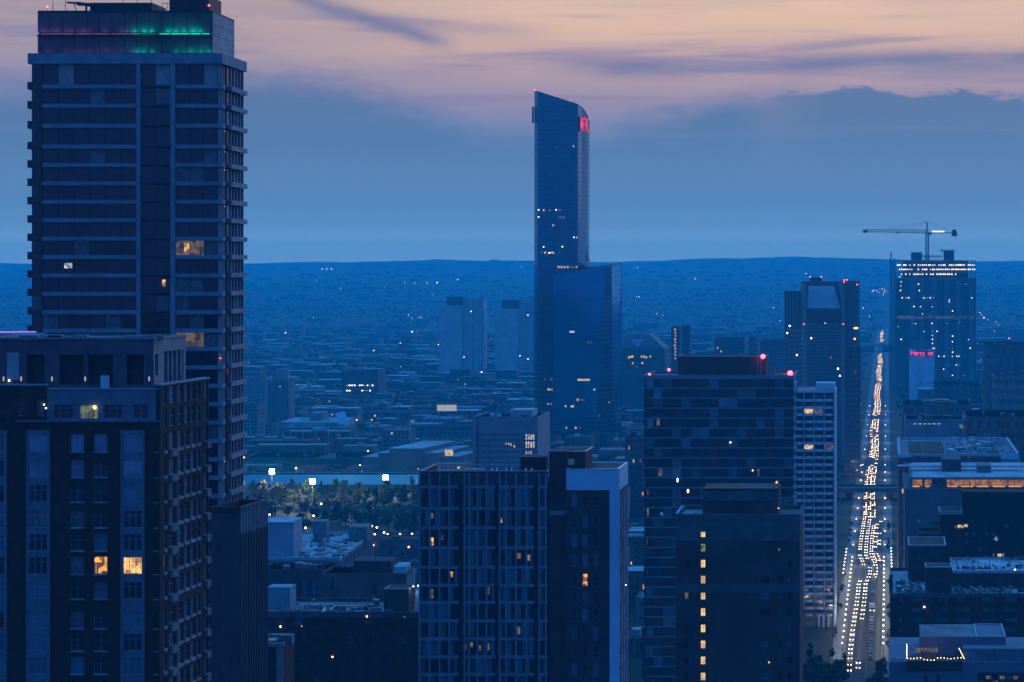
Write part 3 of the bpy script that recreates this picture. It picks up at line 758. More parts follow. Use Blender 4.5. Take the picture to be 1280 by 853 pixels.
# ---- wide dark glass block
dim_red = mat('dim_maroon_curtain', (.10, .035, .06), .5, .3, .8)
def dark_glass_block():
    B = Bld('banded_glass_block', 'wide dark glass block with thin floor lines and red roof beacons', 'tower', 805, 992, 691, 30)
    F_, z, u = B.front, B.z, B.u
    zt = z(469); line = mat('thin_floor_line', (.22, .25, .29), .6, .1, .4, streak=.2)
    B.solid('core_wall', conc_dark, 0, zt - 1.3, .5); B.cap(roof_m, line, zt, 1.1, .4)
    F_.box('fascia', conc_dark, 0, B.w, z(474), zt - .3, -.5, .02)
    y = 474.0; j = 0; n = 16
    lit = {(2, 1): g_curtain, (4, 0): g_blind, (4, 1): L_dim, (4, 14): g_curtain, (11, 0): L_dim, (9, 1): L_dim, (9, 12): L_dim, (10, 14): L_dim, (8, 11): g_curtain,
           (13, 0): L_green, (16, 0): L_dim, (19, 0): L_green, (9, 3): g_blind, (12, 13): L_green, (0, 14): g_curtain}
    while y < 900:
        zlo, zhi = z(y + 12.42), z(y)
        deeps = random.random()
        for i in range(n):
            w_ = B.w / n
            m = lit.get((j, i)) or random.choice([g_deep, g_dark, g_dark, metal_d, g_curtain if random.random() < .5 else g_dark, g_blue, dim_red if random.random() < .4 else g_dark])
            if m.name.startswith(('lit', 'dim')) and m is not dim_red:
                q0 = random.uniform(0, .5); F_.box('lit_window', m, (i + q0) * w_ + .1, (i + q0 + random.uniform(.25, .45)) * w_, zlo + random.uniform(.5, 1.3), zhi - random.uniform(0, .5), -.12, -.08); m = g_dark
            F_.box('window', m, i * w_ + .06, (i + 1) * w_ - .06, zlo + .42, zhi, -.5, -.12)
        F_.box('floor_line', line, 0, B.w, zlo, zlo + .4, -.5, .1)
        B.left.box('floor_line', line, 0, B.left.L, zlo, zlo + .4, -.4, .02); 
        if j % 3: F_.box('end_pier', metal_d, -.05, 1.0, zlo + .4, zhi, -.5, .05)
        B.right.box('balcony_edge', white_dim, 0, 3, zlo - .2, zlo + .7, -.3, .6)
        y += 12.42; j += 1
    B.left.box('side_wall', g_dark, 0, B.left.L, 0, zt - 1, -.5, -.1); B.right.box('side_wall', g_dark, 0, B.right.L, 0, zt - 1, -.5, -.1); F_.box('base_wall', conc_dark, 0, B.w, 0, z(912), -.5, 0)
    B.solid('plant_room', mat('dark_plant_room', (.06, .06, .066), .8, .15, .3), zt - 1.4, z(447.5), 0, u(845), u(956), 6, 22)
    B.ring('plant_room_coping', line, z(447.5), z(446.3), .3, .1, u(845), u(956), 6, 22)
    for x, y_, d, s in ((955.5, 446.5, 4, .8), (988, 467, .5, .9), (812, 468.5, .6, .45), (837, 463, 3, .5)):
        b = MB(); b.ball((u(x), d, z(y_)), s, red_l); b.rod((u(x), d, zt - .5), (u(x), d, z(y_)), .08, m=metal_d)
        link('beacon', b.mesh('beacon'), parent=B.o)
    b = MB()
    for x, h in ((836, 3.5), (839, 2.5), (949, 9), (952, 7), (953.5, 9), (960, 3), (979, 2), (971, 3)): b.rod((u(x), 4, zt - 1), (u(x), 4, zt + h), .12)
    b.box(u(958), u(990), 3, 3.4, zt, zt + .5)
    link('antenna', b.mesh('antenna', metal_m), parent=B.o)
    F_.box('small_lamp', spark, u(912.5), u(913.6), z(553.8), z(552.7), -.1, .1); F_.box('small_lamp', spark_o, u(859), u(861), z(616), z(612), -.1, .1)
    F_.box('small_lamp', spark, u(846.5), u(847.4), z(602.5), z(598), -.1, .1); F_.box('small_lamp', spark_o, u(970), u(971.2), z(604), z(602.5), -.1, .1)
    F_.box('small_lamp', spark, u(940.3), u(941.3), z(588.8), z(587.8), -.1, .1)
dark_glass_block()

# ---- pale balcony slab beside the avenue
def balcony_slab():
    B = Bld('pale_balcony_slab', 'slim pale apartment slab with rows of scalloped balconies beside the lit avenue', 'apartment block', 991, 1044, 870, 26)
    F_, z, u = B.front, B.z, B.u
    zt = z(488); wt = mat('pale_balcony_concrete', (.62, .70, .78), .75, .12, .3, streak=.2)
    B.solid('core_wall', metal_d, 0, zt - .5, .9); B.cap(roof_l, wt, zt, .8)
    B.solid('lift_house', wt, zt - .8, z(479), 0, u(1020), B.w - .1, .4, 10)
    cols = [992, 1004.8, 1017.5, 1030.2, 1042]
    F_.box('end_wall', wt, u(1042), B.w, 0, zt - .2, -1, .9)
    B.right.box('side_wall', wt, 0, B.right.L, 0, zt - .5, -.6, 0)
    for x in cols[:-1]: F_.box('fin_wall', wt, u(x) - .12, u(x) + .12, z(760), zt - .2, -.9, .8 if x > 1000 and x < 1010 else .5)
    y = 493.0; j = 0
    bm = MB(); n = 6; w_ = u(cols[1]) - u(cols[0]) - .3
    for k_ in range(n):            # curved balcony front
        a, c = k_ / n, (k_ + 1) / n
        f = lambda t: .25 + 1.0 * math.sin(math.pi * t) ** .7 if 0 < t < 1 else .25
        bm.hexa([(a * w_, -f(a), 0), (c * w_, -f(c), 0), (c * w_, .2, 0), (a * w_, .2, 0), (a * w_, -f(a), .95), (c * w_, -f(c), .95), (c * w_, .2, .95), (a * w_, .2, .95)])
    bme = bm.mesh('balcony', wt)
    lit = {(2, 1): L_warm, (2, 2): L_dim, (7, 1): L_cream, (7, 3): L_dim, (7, 0): g_curtain, (19, 2): g_curtain, (24, 0): L_dim, (5, 1): g_curtain}
    while y < 765:
        zlo = z(y + 8.95)
        for i in range(4):
            a = u(cols[i]) + .15
            link('balcony', bme, F_.loc(a, -.55, zlo), 0, B.o)
            F_.box('window', lit.get((j, i)) or random.choice([g_dark] * 4 + [g_blue, g_curtain]), a + .2, a + w_ - .2, zlo + .95, z(y) - .25, -.92, -.85)
            F_.box('slab', wt, a - .1, a + w_ + .1, zlo - .22, zlo, -.9, -.3)
        y += 8.95; j += 1
    F_.box('base_wall', stone_mid, 0, B.w, 0, z(766), -.9, .3)
    for x in (1022, 1028, 1034): F_.box('base_column', wt, u(x), u(x + 2), 0, z(768), .3, 1.2)
balcony_slab()
# ================================================================== MIDDLE DISTANCE
t_glass = glass('tower_curtain_glass', (.22, .22, .30), .82, .09, .03, .12)
t_glass_bright = glass('brightened_wing_glass', (.20, .40, .64), .85, .08, .02, .08)  # brighter copy for some wing facets, their light contrast put into the colour
lineg = mat('curtain_wall_line', (.13, .17, .23), .35, .1, .2, .6)

def skyscraper():
    B = Bld('glass_skyscraper', 'tallest slim glass skyscraper with slanted top and red roof sign', 'skyscraper', 668, 722, 1750, 40, k=.0)
    L = lambda px, Y: PX(px, Y) - B.x0
    z = B.z
    pts = [(668, 1757), (672, 1750), (722, 1750), (727.5, 1755), (732, 1762), (735.5, 1771), (737, 1783), (737, 1792), (669, 1792)]
    poly = [(L(a, b), b - 1750) for a, b in pts]
    tops = {668: 113, 669: 113, 672: 114.5, 722: 130.5, 727.5: 134, 732: 139, 735.5: 145, 737: 152}
    b = MB(); n = len(poly); zt = [z(tops[a]) for a, _ in pts]; zt[-2] = z(152)
    k0 = [(*p, 0) for p in poly]; k1 = [(*p, q) for p, q in zip(poly, zt)]
    b.face(k1)
    for j in range(n):
        q = (j + 1) % n; b.face([k0[j], k0[q], k1[q], k1[j]])
    link('glass_wall', b.mesh('glass_wall', t_glass), parent=B.o)
    m = MB(); zz = 8.0
    def top_at(i, t): return zt[i] + (zt[i + 1] - zt[i]) * t
    while zz < 298:
        for i in range(0, 7):
            (xa, ya), (xb, yb) = poly[i], poly[i + 1]; za, zb_ = zt[i], zt[i + 1]
            if zz > max(za, zb_) - .5: continue
            t = 1.0
            if zz > min(za, zb_): t = max(0, (za - zz) / (za - zb_) - .02) if za > zb_ else 1.
            if t <= 0: continue
            xe, ye = xa + (xb - xa) * t, ya + (yb - ya) * t
            d = Vector((yb - ya, -(xb - xa))).normalized() * .12
            m.hexa([(xa + d.x, ya + d.y, zz), (xe + d.x, ye + d.y, zz), (xe, ye, zz), (xa, ya, zz), (xa + d.x, ya + d.y, zz + .45), (xe + d.x, ye + d.y, zz + .45), (xe, ye, zz + .45), (xa, ya, zz + .45)])
        zz += 3.9
    x = 5.0
    while x < poly[2][0]:
        m.box(x, x + .16, -.22, 0, 2, top_at(1, (x - poly[1][0]) / (poly[2][0] - poly[1][0])) - .3); x += 3.0
    tag(link('curtain_wall_lines', m.mesh('curtain_lines', lineg), parent=B.o), kind='stuff')
    m = MB()
    for j in range(n - 2):
        m.rod(k1[j], k1[j + 1], .35)
    m.rod(k1[-1], k1[0], .35); m.rod((poly[2][0], -.2, 0), (poly[2][0], -.2, zt[2]), .3)
    link('roof_rim', m.mesh('roof_rim', metal_m), parent=B.o)
    f = B.front; u = B.u
    rnd = random.Random(3)
    def lits(rows):
        for y, a, c, p, ms in rows:
            x = a
            while x < c:
                if rnd.random() < p: f.box('lit_window', rnd.choice(ms), u(x), u(x) + rnd.choice([.9, 1.4, 2.2]), z(y) - .8, z(y) + .8, 0, .2)
                x += 2.2
    lc = [L_cream, L_cool, L_dim, L_dim]
    lits([(184, 676, 694, .35, [g_blind]), (183, 714, 722, .6, lc), (263, 672, 702, .35, lc), (272, 672, 716, .18, lc), (297, 718, 722, .5, lc), (282, 686, 692, .4, lc), (316, 674, 704, .4, lc),
          (320, 682, 686, .5, lc), (412, 708, 716, .5, lc), (440, 695, 699, .5, lc), (474, 681, 720, .35, lc), (487, 682, 700, .75, [L_cream, L_warm]), (475, 722, 734, .8, [L_cream]),
          (545, 700, 720, .7, [L_cream]), (556, 688, 700, .8, [L_cream]), (505, 684, 716, .12, lc), (520, 684, 716, .12, lc), (532, 676, 716, .15, lc)])
    for x, y in ((672.7, 263), (672.7, 272), (694.6, 263), (717, 297.5), (702.5, 309), (679, 309.3), (686, 317)): f.box('lamp', spark, u(x), u(x) + .7, z(y), z(y) + .7, .1, .4)
    g = Frame(B.o, poly[3][0], poly[3][1], poly[6][0] - poly[3][0], poly[6][1] - poly[3][1])
    # sign standing off the curved face: round emblem, then the letters F M C
    sg = Frame(B.o, L(722.6, 1750), 0.6, 9.1, 21)
    zs0, zs1 = z(164), z(146.5); h = zs1 - zs0
    s_ = bpy.data.objects.new('roof_sign', None); COL.objects.link(s_); s_.parent = B.o; s_.scale = (.78, 1, 1); s_.location = sg.loc(0, 1.9, zs0); s_.rotation_euler = (0, 0, sg.a)
    m = MB(); m.box(-.3, 28, .3, .7, -.4, h + .6); link('sign_backing', m.mesh('sign_backing', metal_d), parent=s_)
    m = MB(); cx, cz, r = 4.4, h * .48, 3.3
    for j in range(16):
        a0, a1 = 2 * math.pi * j / 16, 2 * math.pi * (j + 1) / 16
        for ra, rb in ((0.0, r * .30), (r * .42, r)):
            m.face([(cx + ra * math.cos(a0), 0, cz + ra * math.sin(a0)), (cx + rb * math.cos(a0), 0, cz + rb * math.sin(a0)), (cx + rb * math.cos(a1), 0, cz + rb * math.sin(a1)), (cx + ra * math.cos(a1) + 1e-4, 0, cz + ra * math.sin(a1))])
    m.box(cx - 1.4, cx + 1.4, -.05, .2, cz + r + .3, h); m.box(cx - .7, cx + .7, -.05, .2, 0, cz - r - .2)
    link('emblem', m.mesh('emblem', emit('red_sign_bright', (1.0, .015, .07), 1.6)), parent=s_)
    def letter(strokes, x0, w_):
        q = MB()
        for (ax, az_, bx, bz) in strokes:
            a_, b_ = Vector((x0 + ax * w_, 0, az_ * h)), Vector((x0 + bx * w_, 0, bz * h)); d = (b_ - a_); nn = Vector((-d.z, 0, d.x)).normalized() * .75
            q.hexa([a_ - nn + Vector((0, -.2, 0)), a_ + nn + Vector((0, -.2, 0)), a_ + nn + Vector((0, .2, 0)), a_ - nn + Vector((0, .2, 0)),
                    b_ - nn + Vector((0, -.2, 0)), b_ + nn + Vector((0, -.2, 0)), b_ + nn + Vector((0, .2, 0)), b_ - nn + Vector((0, .2, 0))])
        link('letter', q.mesh('letter', emit('red_letter_glow', (1.0, .02, .05), .7)), parent=s_)
    letter([(0, 0, 0, 1), (0, .96, 1, .96), (0, .52, .8, .52)], 9.5, 4.2)
    letter([(0, 0, 0, 1), (0, 1, .5, .35), (.5, .35, 1, 1), (1, 1, 1, 0)], 15.6, 5)
    letter([(1, .96, 0, .96), (0, 1, 0, 0), (0, .04, 1, .04)], 22.6, 3.6)
    B.front.box('side_hoist', metal_d, -2.0, -.3, z(153), z(133), -9, -6)
    b = MB(); b.ball((.6, 6, z(112.3)), .5, red_l); b.rod((0.6, 6, z(116)), (0.6, 6, z(112.5)), .12, m=metal_d); link('beacon', b.mesh('beacon'), parent=B.o)
    b = MB(); b.rod((L(718.5, 1760), 10, z(130)), (L(718.5, 1760), 10, z(124)), .15); link('mast', b.mesh('mast', metal_d), parent=B.o)
    # ---- angular lower tower joined to it
    G = Bld('angular_glass_tower', 'lower angular glass tower with a slanting folded face beside the skyscraper', 'tower', 690, 776, 1735, 45, k=0)
    L = lambda px, Y=1735: PX(px, Y) - G.x0
    z = G.z
    bot = [(L(690), 0), (L(743), 0), (L(768, 1745), 10), (L(777, 1760), 25), (L(777, 1780), 45), (L(692, 1780), 45)]
    top = [(L(692), 0), (L(757.5), 0), (L(764, 1741), 6), (L(776.5, 1760), 25), (L(776.5, 1780), 45), (L(692, 1780), 45)]
    zt = [z(344), z(334.5), z(333), z(329), z(329), z(340)]
    names = ['front_glass', 'fold_glass', 'side_glass', 'side_glass', 'back_glass', 'left_glass']
    bt = [(*p, 0) for p in bot]; tp = [(*p, q) for p, q in zip(top, zt)]
    mats_ = [t_glass_bright, t_glass, t_glass_bright, t_glass, t_glass, t_glass]
    for j in range(6):
        q = (j + 1) % 6; m = MB(); nrow = 1
        m.face([bt[j], bt[q], tp[q], tp[j]]); link(names[j], m.mesh(names[j], mats_[j]), parent=G.o)
    m = MB(); m.face(tp); link('roof', m.mesh('roof', roof_d), parent=G.o)
    m = MB()
    for k_ in range(1, 39):
        t = k_ / 39.5
        for j in (0, 1, 2):
            a = Vector(bt[j]).lerp(Vector(tp[j]), t); c = Vector(bt[j + 1]).lerp(Vector(tp[j + 1]), t)
            m.rod(a, c, .16, 4)
    for j in range(1, 4): m.rod(bt[j], tp[j], .3, 4)
    for j in range(0, 3): m.rod(tp[j], tp[j + 1], .4, 4)
    tag(link('curtain_wall_lines', m.mesh('lines', lineg), parent=G.o), kind='stuff')
    f, u = G.front, G.u
    rnd2 = random.Random(11)
    for y, a, c, p, ms in ((334, 697, 720, .8, [L_dim, L_cream]), (475, 722, 736, .85, [L_cream]), (547, 732, 742, .7, [L_cream]), (500, 719, 730, .5, lc), (487, 740, 742, .5, lc), (428, 732, 738, .6, [L_dim]),
                       (520, 710, 740, .1, lc), (535, 705, 740, .12, lc), (508, 700, 730, .2, lc), (556, 708, 722, .7, [L_cream]), (415, 712, 716, .9, [L_cool])):
        x = a
        while x < c:
            if rnd2.random() < p: f.box('lit_window', rnd2.choice(ms), u(x), u(x) + 1.5, z(y) - .8, z(y) + .8, 0, .35)
            x += 1.9
    sf = Frame(G.o, bot[1][0], bot[1][1], bot[2][0] - bot[1][0], bot[2][1])
    for uu, y in ((3, 545), (6, 545), (9, 547), (13, 500), (13, 497), (13.5, 503), (4, 520), (2, 455), (1.8, 428), (2.2, 426)): sf.box('lit_window', random.choice([L_cream, L_dim]), uu, uu + 1.4, z(y) - .9, z(y) + .9, .2, .5)
    m = MB(); m.rod((L(775.5), 24, z(331)), (L(775.5), 24, z(326)), .2); link('mast', m.mesh('mast', metal_m), parent=G.o)
skyscraper()

def plain(name, label, cat, px0, px1, ytop, Y, depth, wall=None, roof=None, nu=0, nz=0, lit=.02, side=True, par=.9, group=None, k=K, zlo=0, fw=.6, fh=.5, mats=None, litm=None, X=None, zt=None, plant=0):
    B = Bld(name, label, cat, px0, px1, Y, depth, k, group, X)
    wall = wall or conc_dark; roof = roof or roof_d
    zt = zt if zt is not None else B.z(ytop)
    B.solid('walls', wall, 0, zt - par, 0); B.cap(roof, wall, zt, par, min(.4, B.w * .05))
    if nu and nz:
        B.grid(B.front, .6, B.w - .6, zlo, zt - par - .4, nu, nz, fw, fh, mats, lit=lit, litm=litm)
        if side:
            s = B.right if (B.x1 / Y) < k else B.left
            ns = max(2, int(depth / (B.w / nu) * .8)); ns = min(ns, 14)
            B.grid(s, .6, s.L - .6, zlo, zt - par - .4, ns, nz, fw, fh, mats, lit=lit * .5, litm=litm)
    if B.w > 8 and Y < 2600:
        for i in range(6):
            a, d = random.uniform(.06, .8) * B.w, random.uniform(.1, .75) * depth
            B.solid('roof_unit', random.choice([metal_m, conc_dark, stone_mid, metal_d]), zt - par - .1, zt - par + random.uniform(.7, 2.0), 0, a, a + random.uniform(1, 3.5), d, d + random.uniform(1, 4))
    for i in range(plant):
        a = random.uniform(.1, .6) * B.w; c = a + random.uniform(.12, .3) * B.w; d = random.uniform(.15, .5) * depth
        B.solid('plant_room', random.choice([metal_m, conc_dark, stone_mid]), zt - par - .1, zt + random.uniform(.8, 3.2), 0, a, min(c, B.w - .5), d, d + depth * random.uniform(.15, .35))
    return B

# twin slabs, far centre
def twin(px0, px1, yt, yp, p0, p1, Y, split, lab, antler):
    B = Bld('concrete_apartment_tower', lab, 'tower', px0, px1, Y, 26, group='pale concrete towers left of the skyscraper')
    z, u = B.z, B.u; wt = mat('far_tower_concrete', (.58, .54, .56), .85, .12, .1, streak=.3)
    B.solid('walls', wt, 0, z(yt) - 1, .0, u(split), B.w); B.solid('parapet', stone_mid, z(yt) - 1, z(yt), 0, u(split), B.w)
    B.solid('walls', wt, 0, z(yt + 7), 0, 0, u(split) - .05, -3, 20)
    B.solid('lift_tower', conc_dark, z(yt + 8), z(yp), 0, u(p0), u(p1), 2, 14)
    m = MB()
    for i in range(9):
        a = u(split) + .6 + i * (B.w - u(split) - 1.2) / 8.5
        for j in range(26): m.box(a, a + (1.2 if i % 3 else .6), -.05, 0, 6 + j * 4.0, 8.4 + j * 4.0, random.choice([g_dark, conc_dark]))
    tag(link('small_windows', m.mesh('small_windows'), parent=B.o), kind='stuff')
    for i in (0, 4, 8): B.front.box('rib', stone_mid, u(split) + i * (B.w - u(split)) / 8.6, u(split) + i * (B.w - u(split)) / 8.6 + .8, 0, z(yt) - 1, 0, .6)
    B.front.box('recess', metal_d, u(split) - 1.2, u(split), 0, z(yt + 9), 0, .1)
    return B
T1 = twin(549, 604, 375, 371, 558, 578, 2930, 578, 'left one of two pale concrete slab towers in the haze', 0)
for x, y in ((589, 389.5), (580, 446.5), (548, 431)): T1.light(T1.front, T1.u(x), T1.z(y), spark, .8)
T2 = twin(619, 668, 379, 375, 627, 648, 2930, 648, 'right one of two pale concrete slab towers, partly behind the skyscraper', 1)
for x, y in ((660, 394), (650, 445), (660, 449), (622, 453.5)): T2.light(T2.front, T2.u(x), T2.z(y), spark, .8)
plain('low_concrete_podium', 'long low podium under the two hazy slab towers', 'building', 540, 660, 467, 2900, 20, stone_mid, roof_l, 30, 2)

# block with arched window pattern
def arched_block():
    B = plain('patterned_office_block', 'pale office block with a pattern of small arched windows behind grid slab', 'office block', 591, 672, 521, 1100, 40, mat('pale_blue_concrete', (.24, .27, .31), .8, .12, .2, streak=.3), roof_l)
    z, u = B.z, B.u
    B.grid(B.front, u(594), u(672), z(640), z(540), 26, 14, .42, .6, [g_dark, g_dark, metal_d], lit=.0)
    for x, y, p in ((632, 555, .8), (635, 555, .8), (638, 556, .8), (642, 558, .5)): B.front.box('lit_window', L_cream, u(x), u(x) + .7, z(y) - .6, z(y) + .6, 0, .1)
    for y in (545, 548, 554, 558, 566, 575):
        for x in (657, 660, 663, 666):
            if random.random() < .8: B.front.box('lit_window', random.choice([L_cool, L_cream]), u(x), u(x) + .8, z(y) - .8, z(y) + .8, 0, .1)
    B.front.box('dark_joint', metal_d, u(596.5), u(598), 0, z(521), 0, .15)
    B.solid('plant_room', white_dim, z(521) - 1, z(514), 0, u(634), u(662), 8, 25)
    for x in (611, 619): B.solid('roof_unit', white_p, z(521) - 1, z(518), 0, u(x), u(x + 5), 3, 6)
arched_block()

# two-slab skyscraper group on the right
def twin_slab_tower():
    B = Bld('stepped_skyscraper', 'dark stepped skyscraper with a sloping pale top panel and red beacons', 'skyscraper', 1004, 1056, 1600, 40, k=.1)
    z, u = B.z, B.u; wt = mat('stepped_tower_stone', (.13, .14, .16), .7, .12, .2, streak=.3); rb = mat('stepped_tower_rib', (.20, .22, .25), .6, .1, .3)
    B.solid('walls', wt, 0, z(386), 0); B.solid('rear_wall', wt, z(386), z(352), 0, 0, B.w, 16, 40)
    m = MB(); m.hexa([(3, .5, z(385.5)), (B.w - 3, .5, z(385.5)), (B.w - 3, 16, z(385.5)), (3, 16, z(385.5)), (6, 14, z(358)), (B.w - 6, 14, z(358)), (B.w - 6, 16, z(358)), (6, 16, z(358))])
    link('sloping_panel', m.mesh('sloping_panel', mat('pale_sloping_panel', (.34, .36, .40), .6, .1, .1)), parent=B.o)
    B.front.box('side_fin', rb, 0, 2.6, 0, z(354), -16, .6); B.front.box('side_fin', rb, B.w - 2.6, B.w, 0, z(354), -16, .6)
    B.front.box('dark_band', metal_d, 3, B.w - 3, z(404), z(388), 0, .3)
    B.solid('plant_room', conc_dark, z(353), z(347), 0, u(1014), u(1029), 20, 32)
    B.grid(B.front, 4, B.w - 4, 5, z(406), 16, 42, .55, .5, [g_dark, g_deep, metal_d], lit=.004)
    B.solid('left_slab', wt, 0, z(364), 0, u(982), -.1, 12, 36)
    for i in range(7): B.front.box('rib', rb, u(983) + i * 2.0, u(983) + i * 2.0 + .7, 0, z(364), -12, -11.4)
    B.solid('right_slab', wt, 0, z(351), 0, B.w + .1, u(1075), 6, 38)
    for i in range(5): B.front.box('rib', rb, B.w + .6 + i * 2.4, B.w + 1.2 + i * 2.4, 0, z(352), -6, -5.5)
    for x, y in ((1014, 346.5), (1028, 346.5), (1006.5, 356), (1056.5, 350.5), (1060, 350.3), (1056.5, 353), (1073, 356), (1004.5, 405.5), (1054, 405.5)):
        b = MB(); b.ball((u(x), -.8 if y > 400 else 5.4, z(y)), .55, emit('dim_red_beacon', (1., .12, .12), 4)); b.rod((u(x), -.8 if y > 400 else 5.4, z(y) - 3), (u(x), -.8 if y > 400 else 5.4, z(y)), .15, m=metal_d)
        link('beacon', b.mesh('beacon'), parent=B.o)
    for x, y in ((1011, 399), (1010, 403), (1031.5, 403.5), (1044, 399), (1048, 403), (1047.5, 461), (1050, 470), (1056, 466), (1014, 423)): B.light(B.front, u(x), z(y), spark, .9)
    for x, y in ((1069, 411.5), (1072, 411.5), (1069, 425), (1002, 387), (1002, 397)): B.front.box('lamp', spark_o, u(x), u(x) + 1, z(y), z(y) + 1, -5.8, -5.2) if x > 1010 else None
    P = plain('pale_front_tower', 'paler plain block in front of the stepped skyscraper, left side', 'tower', 983, 1003, 412, 1470, 20, stone_mid, roof_l, 8, 34, .004)
    for x, y in ((987, 407.5), (984, 416.5), (996, 444)): P.light(P.front, P.u(x), P.z(y), spark, .8)
    plain('lower_block', 'lower blue-grey block at the right foot of stepped skyscraper', 'office block', 1056, 1076, 434, 1480, 24, conc_dark, roof_m, 8, 26, .006)
twin_slab_tower()

# block under construction with a crane on it
def construction_block():
    B = Bld('unfinished_high_rise', 'broad high-rise under construction, top floors strung with work lights', 'tower', 1119, 1220, 2500, 45)
    z, u = B.z, B.u; wt = mat('unfinished_concrete', (.13, .13, .145), .85, .15, .1, streak=.4); st = mat('unfinished_stripe', (.19, .205, .23), .8, .12, .1, streak=.3)
    B.solid('walls', wt, 0, z(348), 0)
    for y in (325.5, 333, 340.5, 348): B.solid('floor_slab', conc, z(y) - .7, z(y), -.4 if y > 326 else 0)
    B.solid('inner_core', metal_d, z(348), z(326.5), 9)
    for i in range(22):
        for d in (0.3,): B.front.box('column', wt, .5 + i * (B.w - 2) / 21, 1.5 + i * (B.w - 2) / 21, z(348), z(326), -1.2, -.3)
    for x0, x1 in ((1138, 1144), (1150, 1155), (1163, 1171), (1180, 1186), (1195, 1201), (1211, 1217)): B.front.box('pale_stripe', st, u(x0), u(x1), 0, z(349), 0, .5)
    B.grid(B.front, 1, B.w - 1, 8, z(352), 44, 33, .5, .5, [metal_d, g_dark, conc_dark], lit=0)
    B.front.box('lit_floor', emit('dim_floor_light', (.5, .5, .35), .12, .9, .25), u(1121), u(1219), z(399), z(395), .5, .6)
    rnd = random.Random(5); m = MB()
    for y, p, a, c in ((331.5, .75, 1121, 1218), (337, .85, 1121, 1218), (343, .8, 1126, 1196)):
        x = a
        while x < c:
            if rnd.random() < p: m.box(u(x), u(x) + rnd.choice([.8, 1.3, 1.8]), -1.6 if y < 345 else -.8, -1.3, z(y) - .7, z(y) + .7)
            x += 2.6
    tag(link('work_lights', m.mesh('work_lights', emit('work_light', (1.0, .84, .6), 2.6)), parent=B.o), kind='stuff')
    pts = [(1124, 347), (1126, 353), (1125.5, 358), (1125, 364), (1154, 373), (1158, 373), (1162, 373), (1166, 373), (1186, 375.5), (1186, 378), (1142, 384), (1150, 384), (1165, 384), (1190, 389.5), (1144, 405), (1122, 409),
           (1165, 415), (1165, 420), (1165, 425), (1165, 430), (1190, 421), (1190, 428), (1190, 436), (1190, 441), (1190, 446), (1198, 446), (1173, 446), (1198, 404), (1179, 462), (1186, 457), (1198, 457), (1190, 470), (1177, 446)]
    pts += [(rnd.uniform(1122, 1216), rnd.choice([356, 364, 373, 384, 393, 405, 415, 425, 436, 446, 457, 470])) for i in range(34)]
    for x, y in pts:
        s = rnd.choice([.7, .9, 1.1]); B.front.box('work_lamp', L_cool if rnd.random() < .3 else emit('faint_lamp', (1, .93, .8), 3), u(x), u(x) + s, z(y), z(y) + s, .3, .8)
    B.solid('concrete_core', conc_dark, z(326), z(315.5), 0, u(1139), u(1153), 10, 24); B.solid('concrete_core', conc_dark, z(326), z(313), 0, u(1180), u(1193), 10, 24)
    m = MB()
    for x in (1179, 1182, 1186, 1189, 1194): m.rod((u(x), 10, z(315)), (u(x), 10, z(311 + (x % 3))), .4)
    m.box(u(1177), u(1196), 9.4, 10.4, z(314), z(313)); m.box(u(1153), u(1180), 12, 13, z(321), z(319.7))
    for i in range(14): m.rod((u(1153 + 2 * i), 12, z(325.5)), (u(1153 + 2 * i), 12, z(320)), .25)
    link('formwork', m.mesh('formwork', metal_d), parent=B.o)
    m = MB()
    for x, yt in ((1114.6, 316), (1118.2, 323)):
        for dx_ in (-.7, .7): m.rod((u(x) + dx_, 6, 0), (u(x) + dx_, 6, z(yt)), .45)
        for j in range(40):
            zz = j * 4.0
            if zz + 4 < z(yt): m.rod((u(x) - .7, 6, zz), (u(x) + .7, 6, zz + 4), .2, 4)
    link('hoist_mast', m.mesh('hoist_mast', metal_d), parent=B.o)
    # crane
    Y = 2512.; cx = PX(1159, Y); zc = PZ(291.5, Y)
    c = bpy.data.objects.new('tower_crane', None); COL.objects.link(c); c.location = (cx, Y, PZ(326, Y)); z0 = c.location.z
    tag(c, 'tower crane with long lattice jib standing on the unfinished high-rise', 'crane')
    m = MB(); hgt = zc - z0
    for sx in (-1, 1):
        for sy in (-1, 1): m.rod((sx * 1.6, sy * 1.6, 0), (sx * 1.6, sy * 1.6, hgt), .35)
    j = 0.
    while j < hgt - 2.5:
        for sy in (-1.6, 1.6): m.rod((-1.6, sy, j), (1.6, sy, j + 2.8), .2, 4); m.rod((1.6, sy, j), (-1.6, sy, j + 2.8), .2, 4)
        j += 2.8
    link('mast', m.mesh('mast', metal_d), parent=c)
    m = MB(); jl = PX(1080, Y) - cx
    m.rod((0, -1, hgt), (jl, -1, hgt + 1.5), .35); m.rod((0, 1, hgt), (jl, 1, hgt + 1.5), .35); m.rod((0, 0, hgt + 3.6), (jl + 3, 0, hgt + 4.2), .38)
    n = 26
    for i in range(n):
        a, b_ = jl * i / n, jl * (i + .5) / n; e = jl * (i + 1) / n; ra, re = 1.5 * i / n, 1.5 * (i + 1) / n
        for sy in (-1, 1): m.rod((a, sy, hgt + ra), (b_, 0, hgt + 3.7), .2, 4); m.rod((b_, 0, hgt + 3.7), (e, sy, hgt + re), .2, 4)
    m.box(jl - 1, jl + 4, -1.5, 1.5, hgt + .4, hgt + 4); m.box(jl * .46 - 1.5, jl * .46 + 1.5, -1, 1, hgt - .8, hgt + .6)
    link('jib', m.mesh('jib', metal_d), parent=c)
    m = MB(); cl = PX(1195, Y) - cx; ap = PZ(277.5, Y) - z0
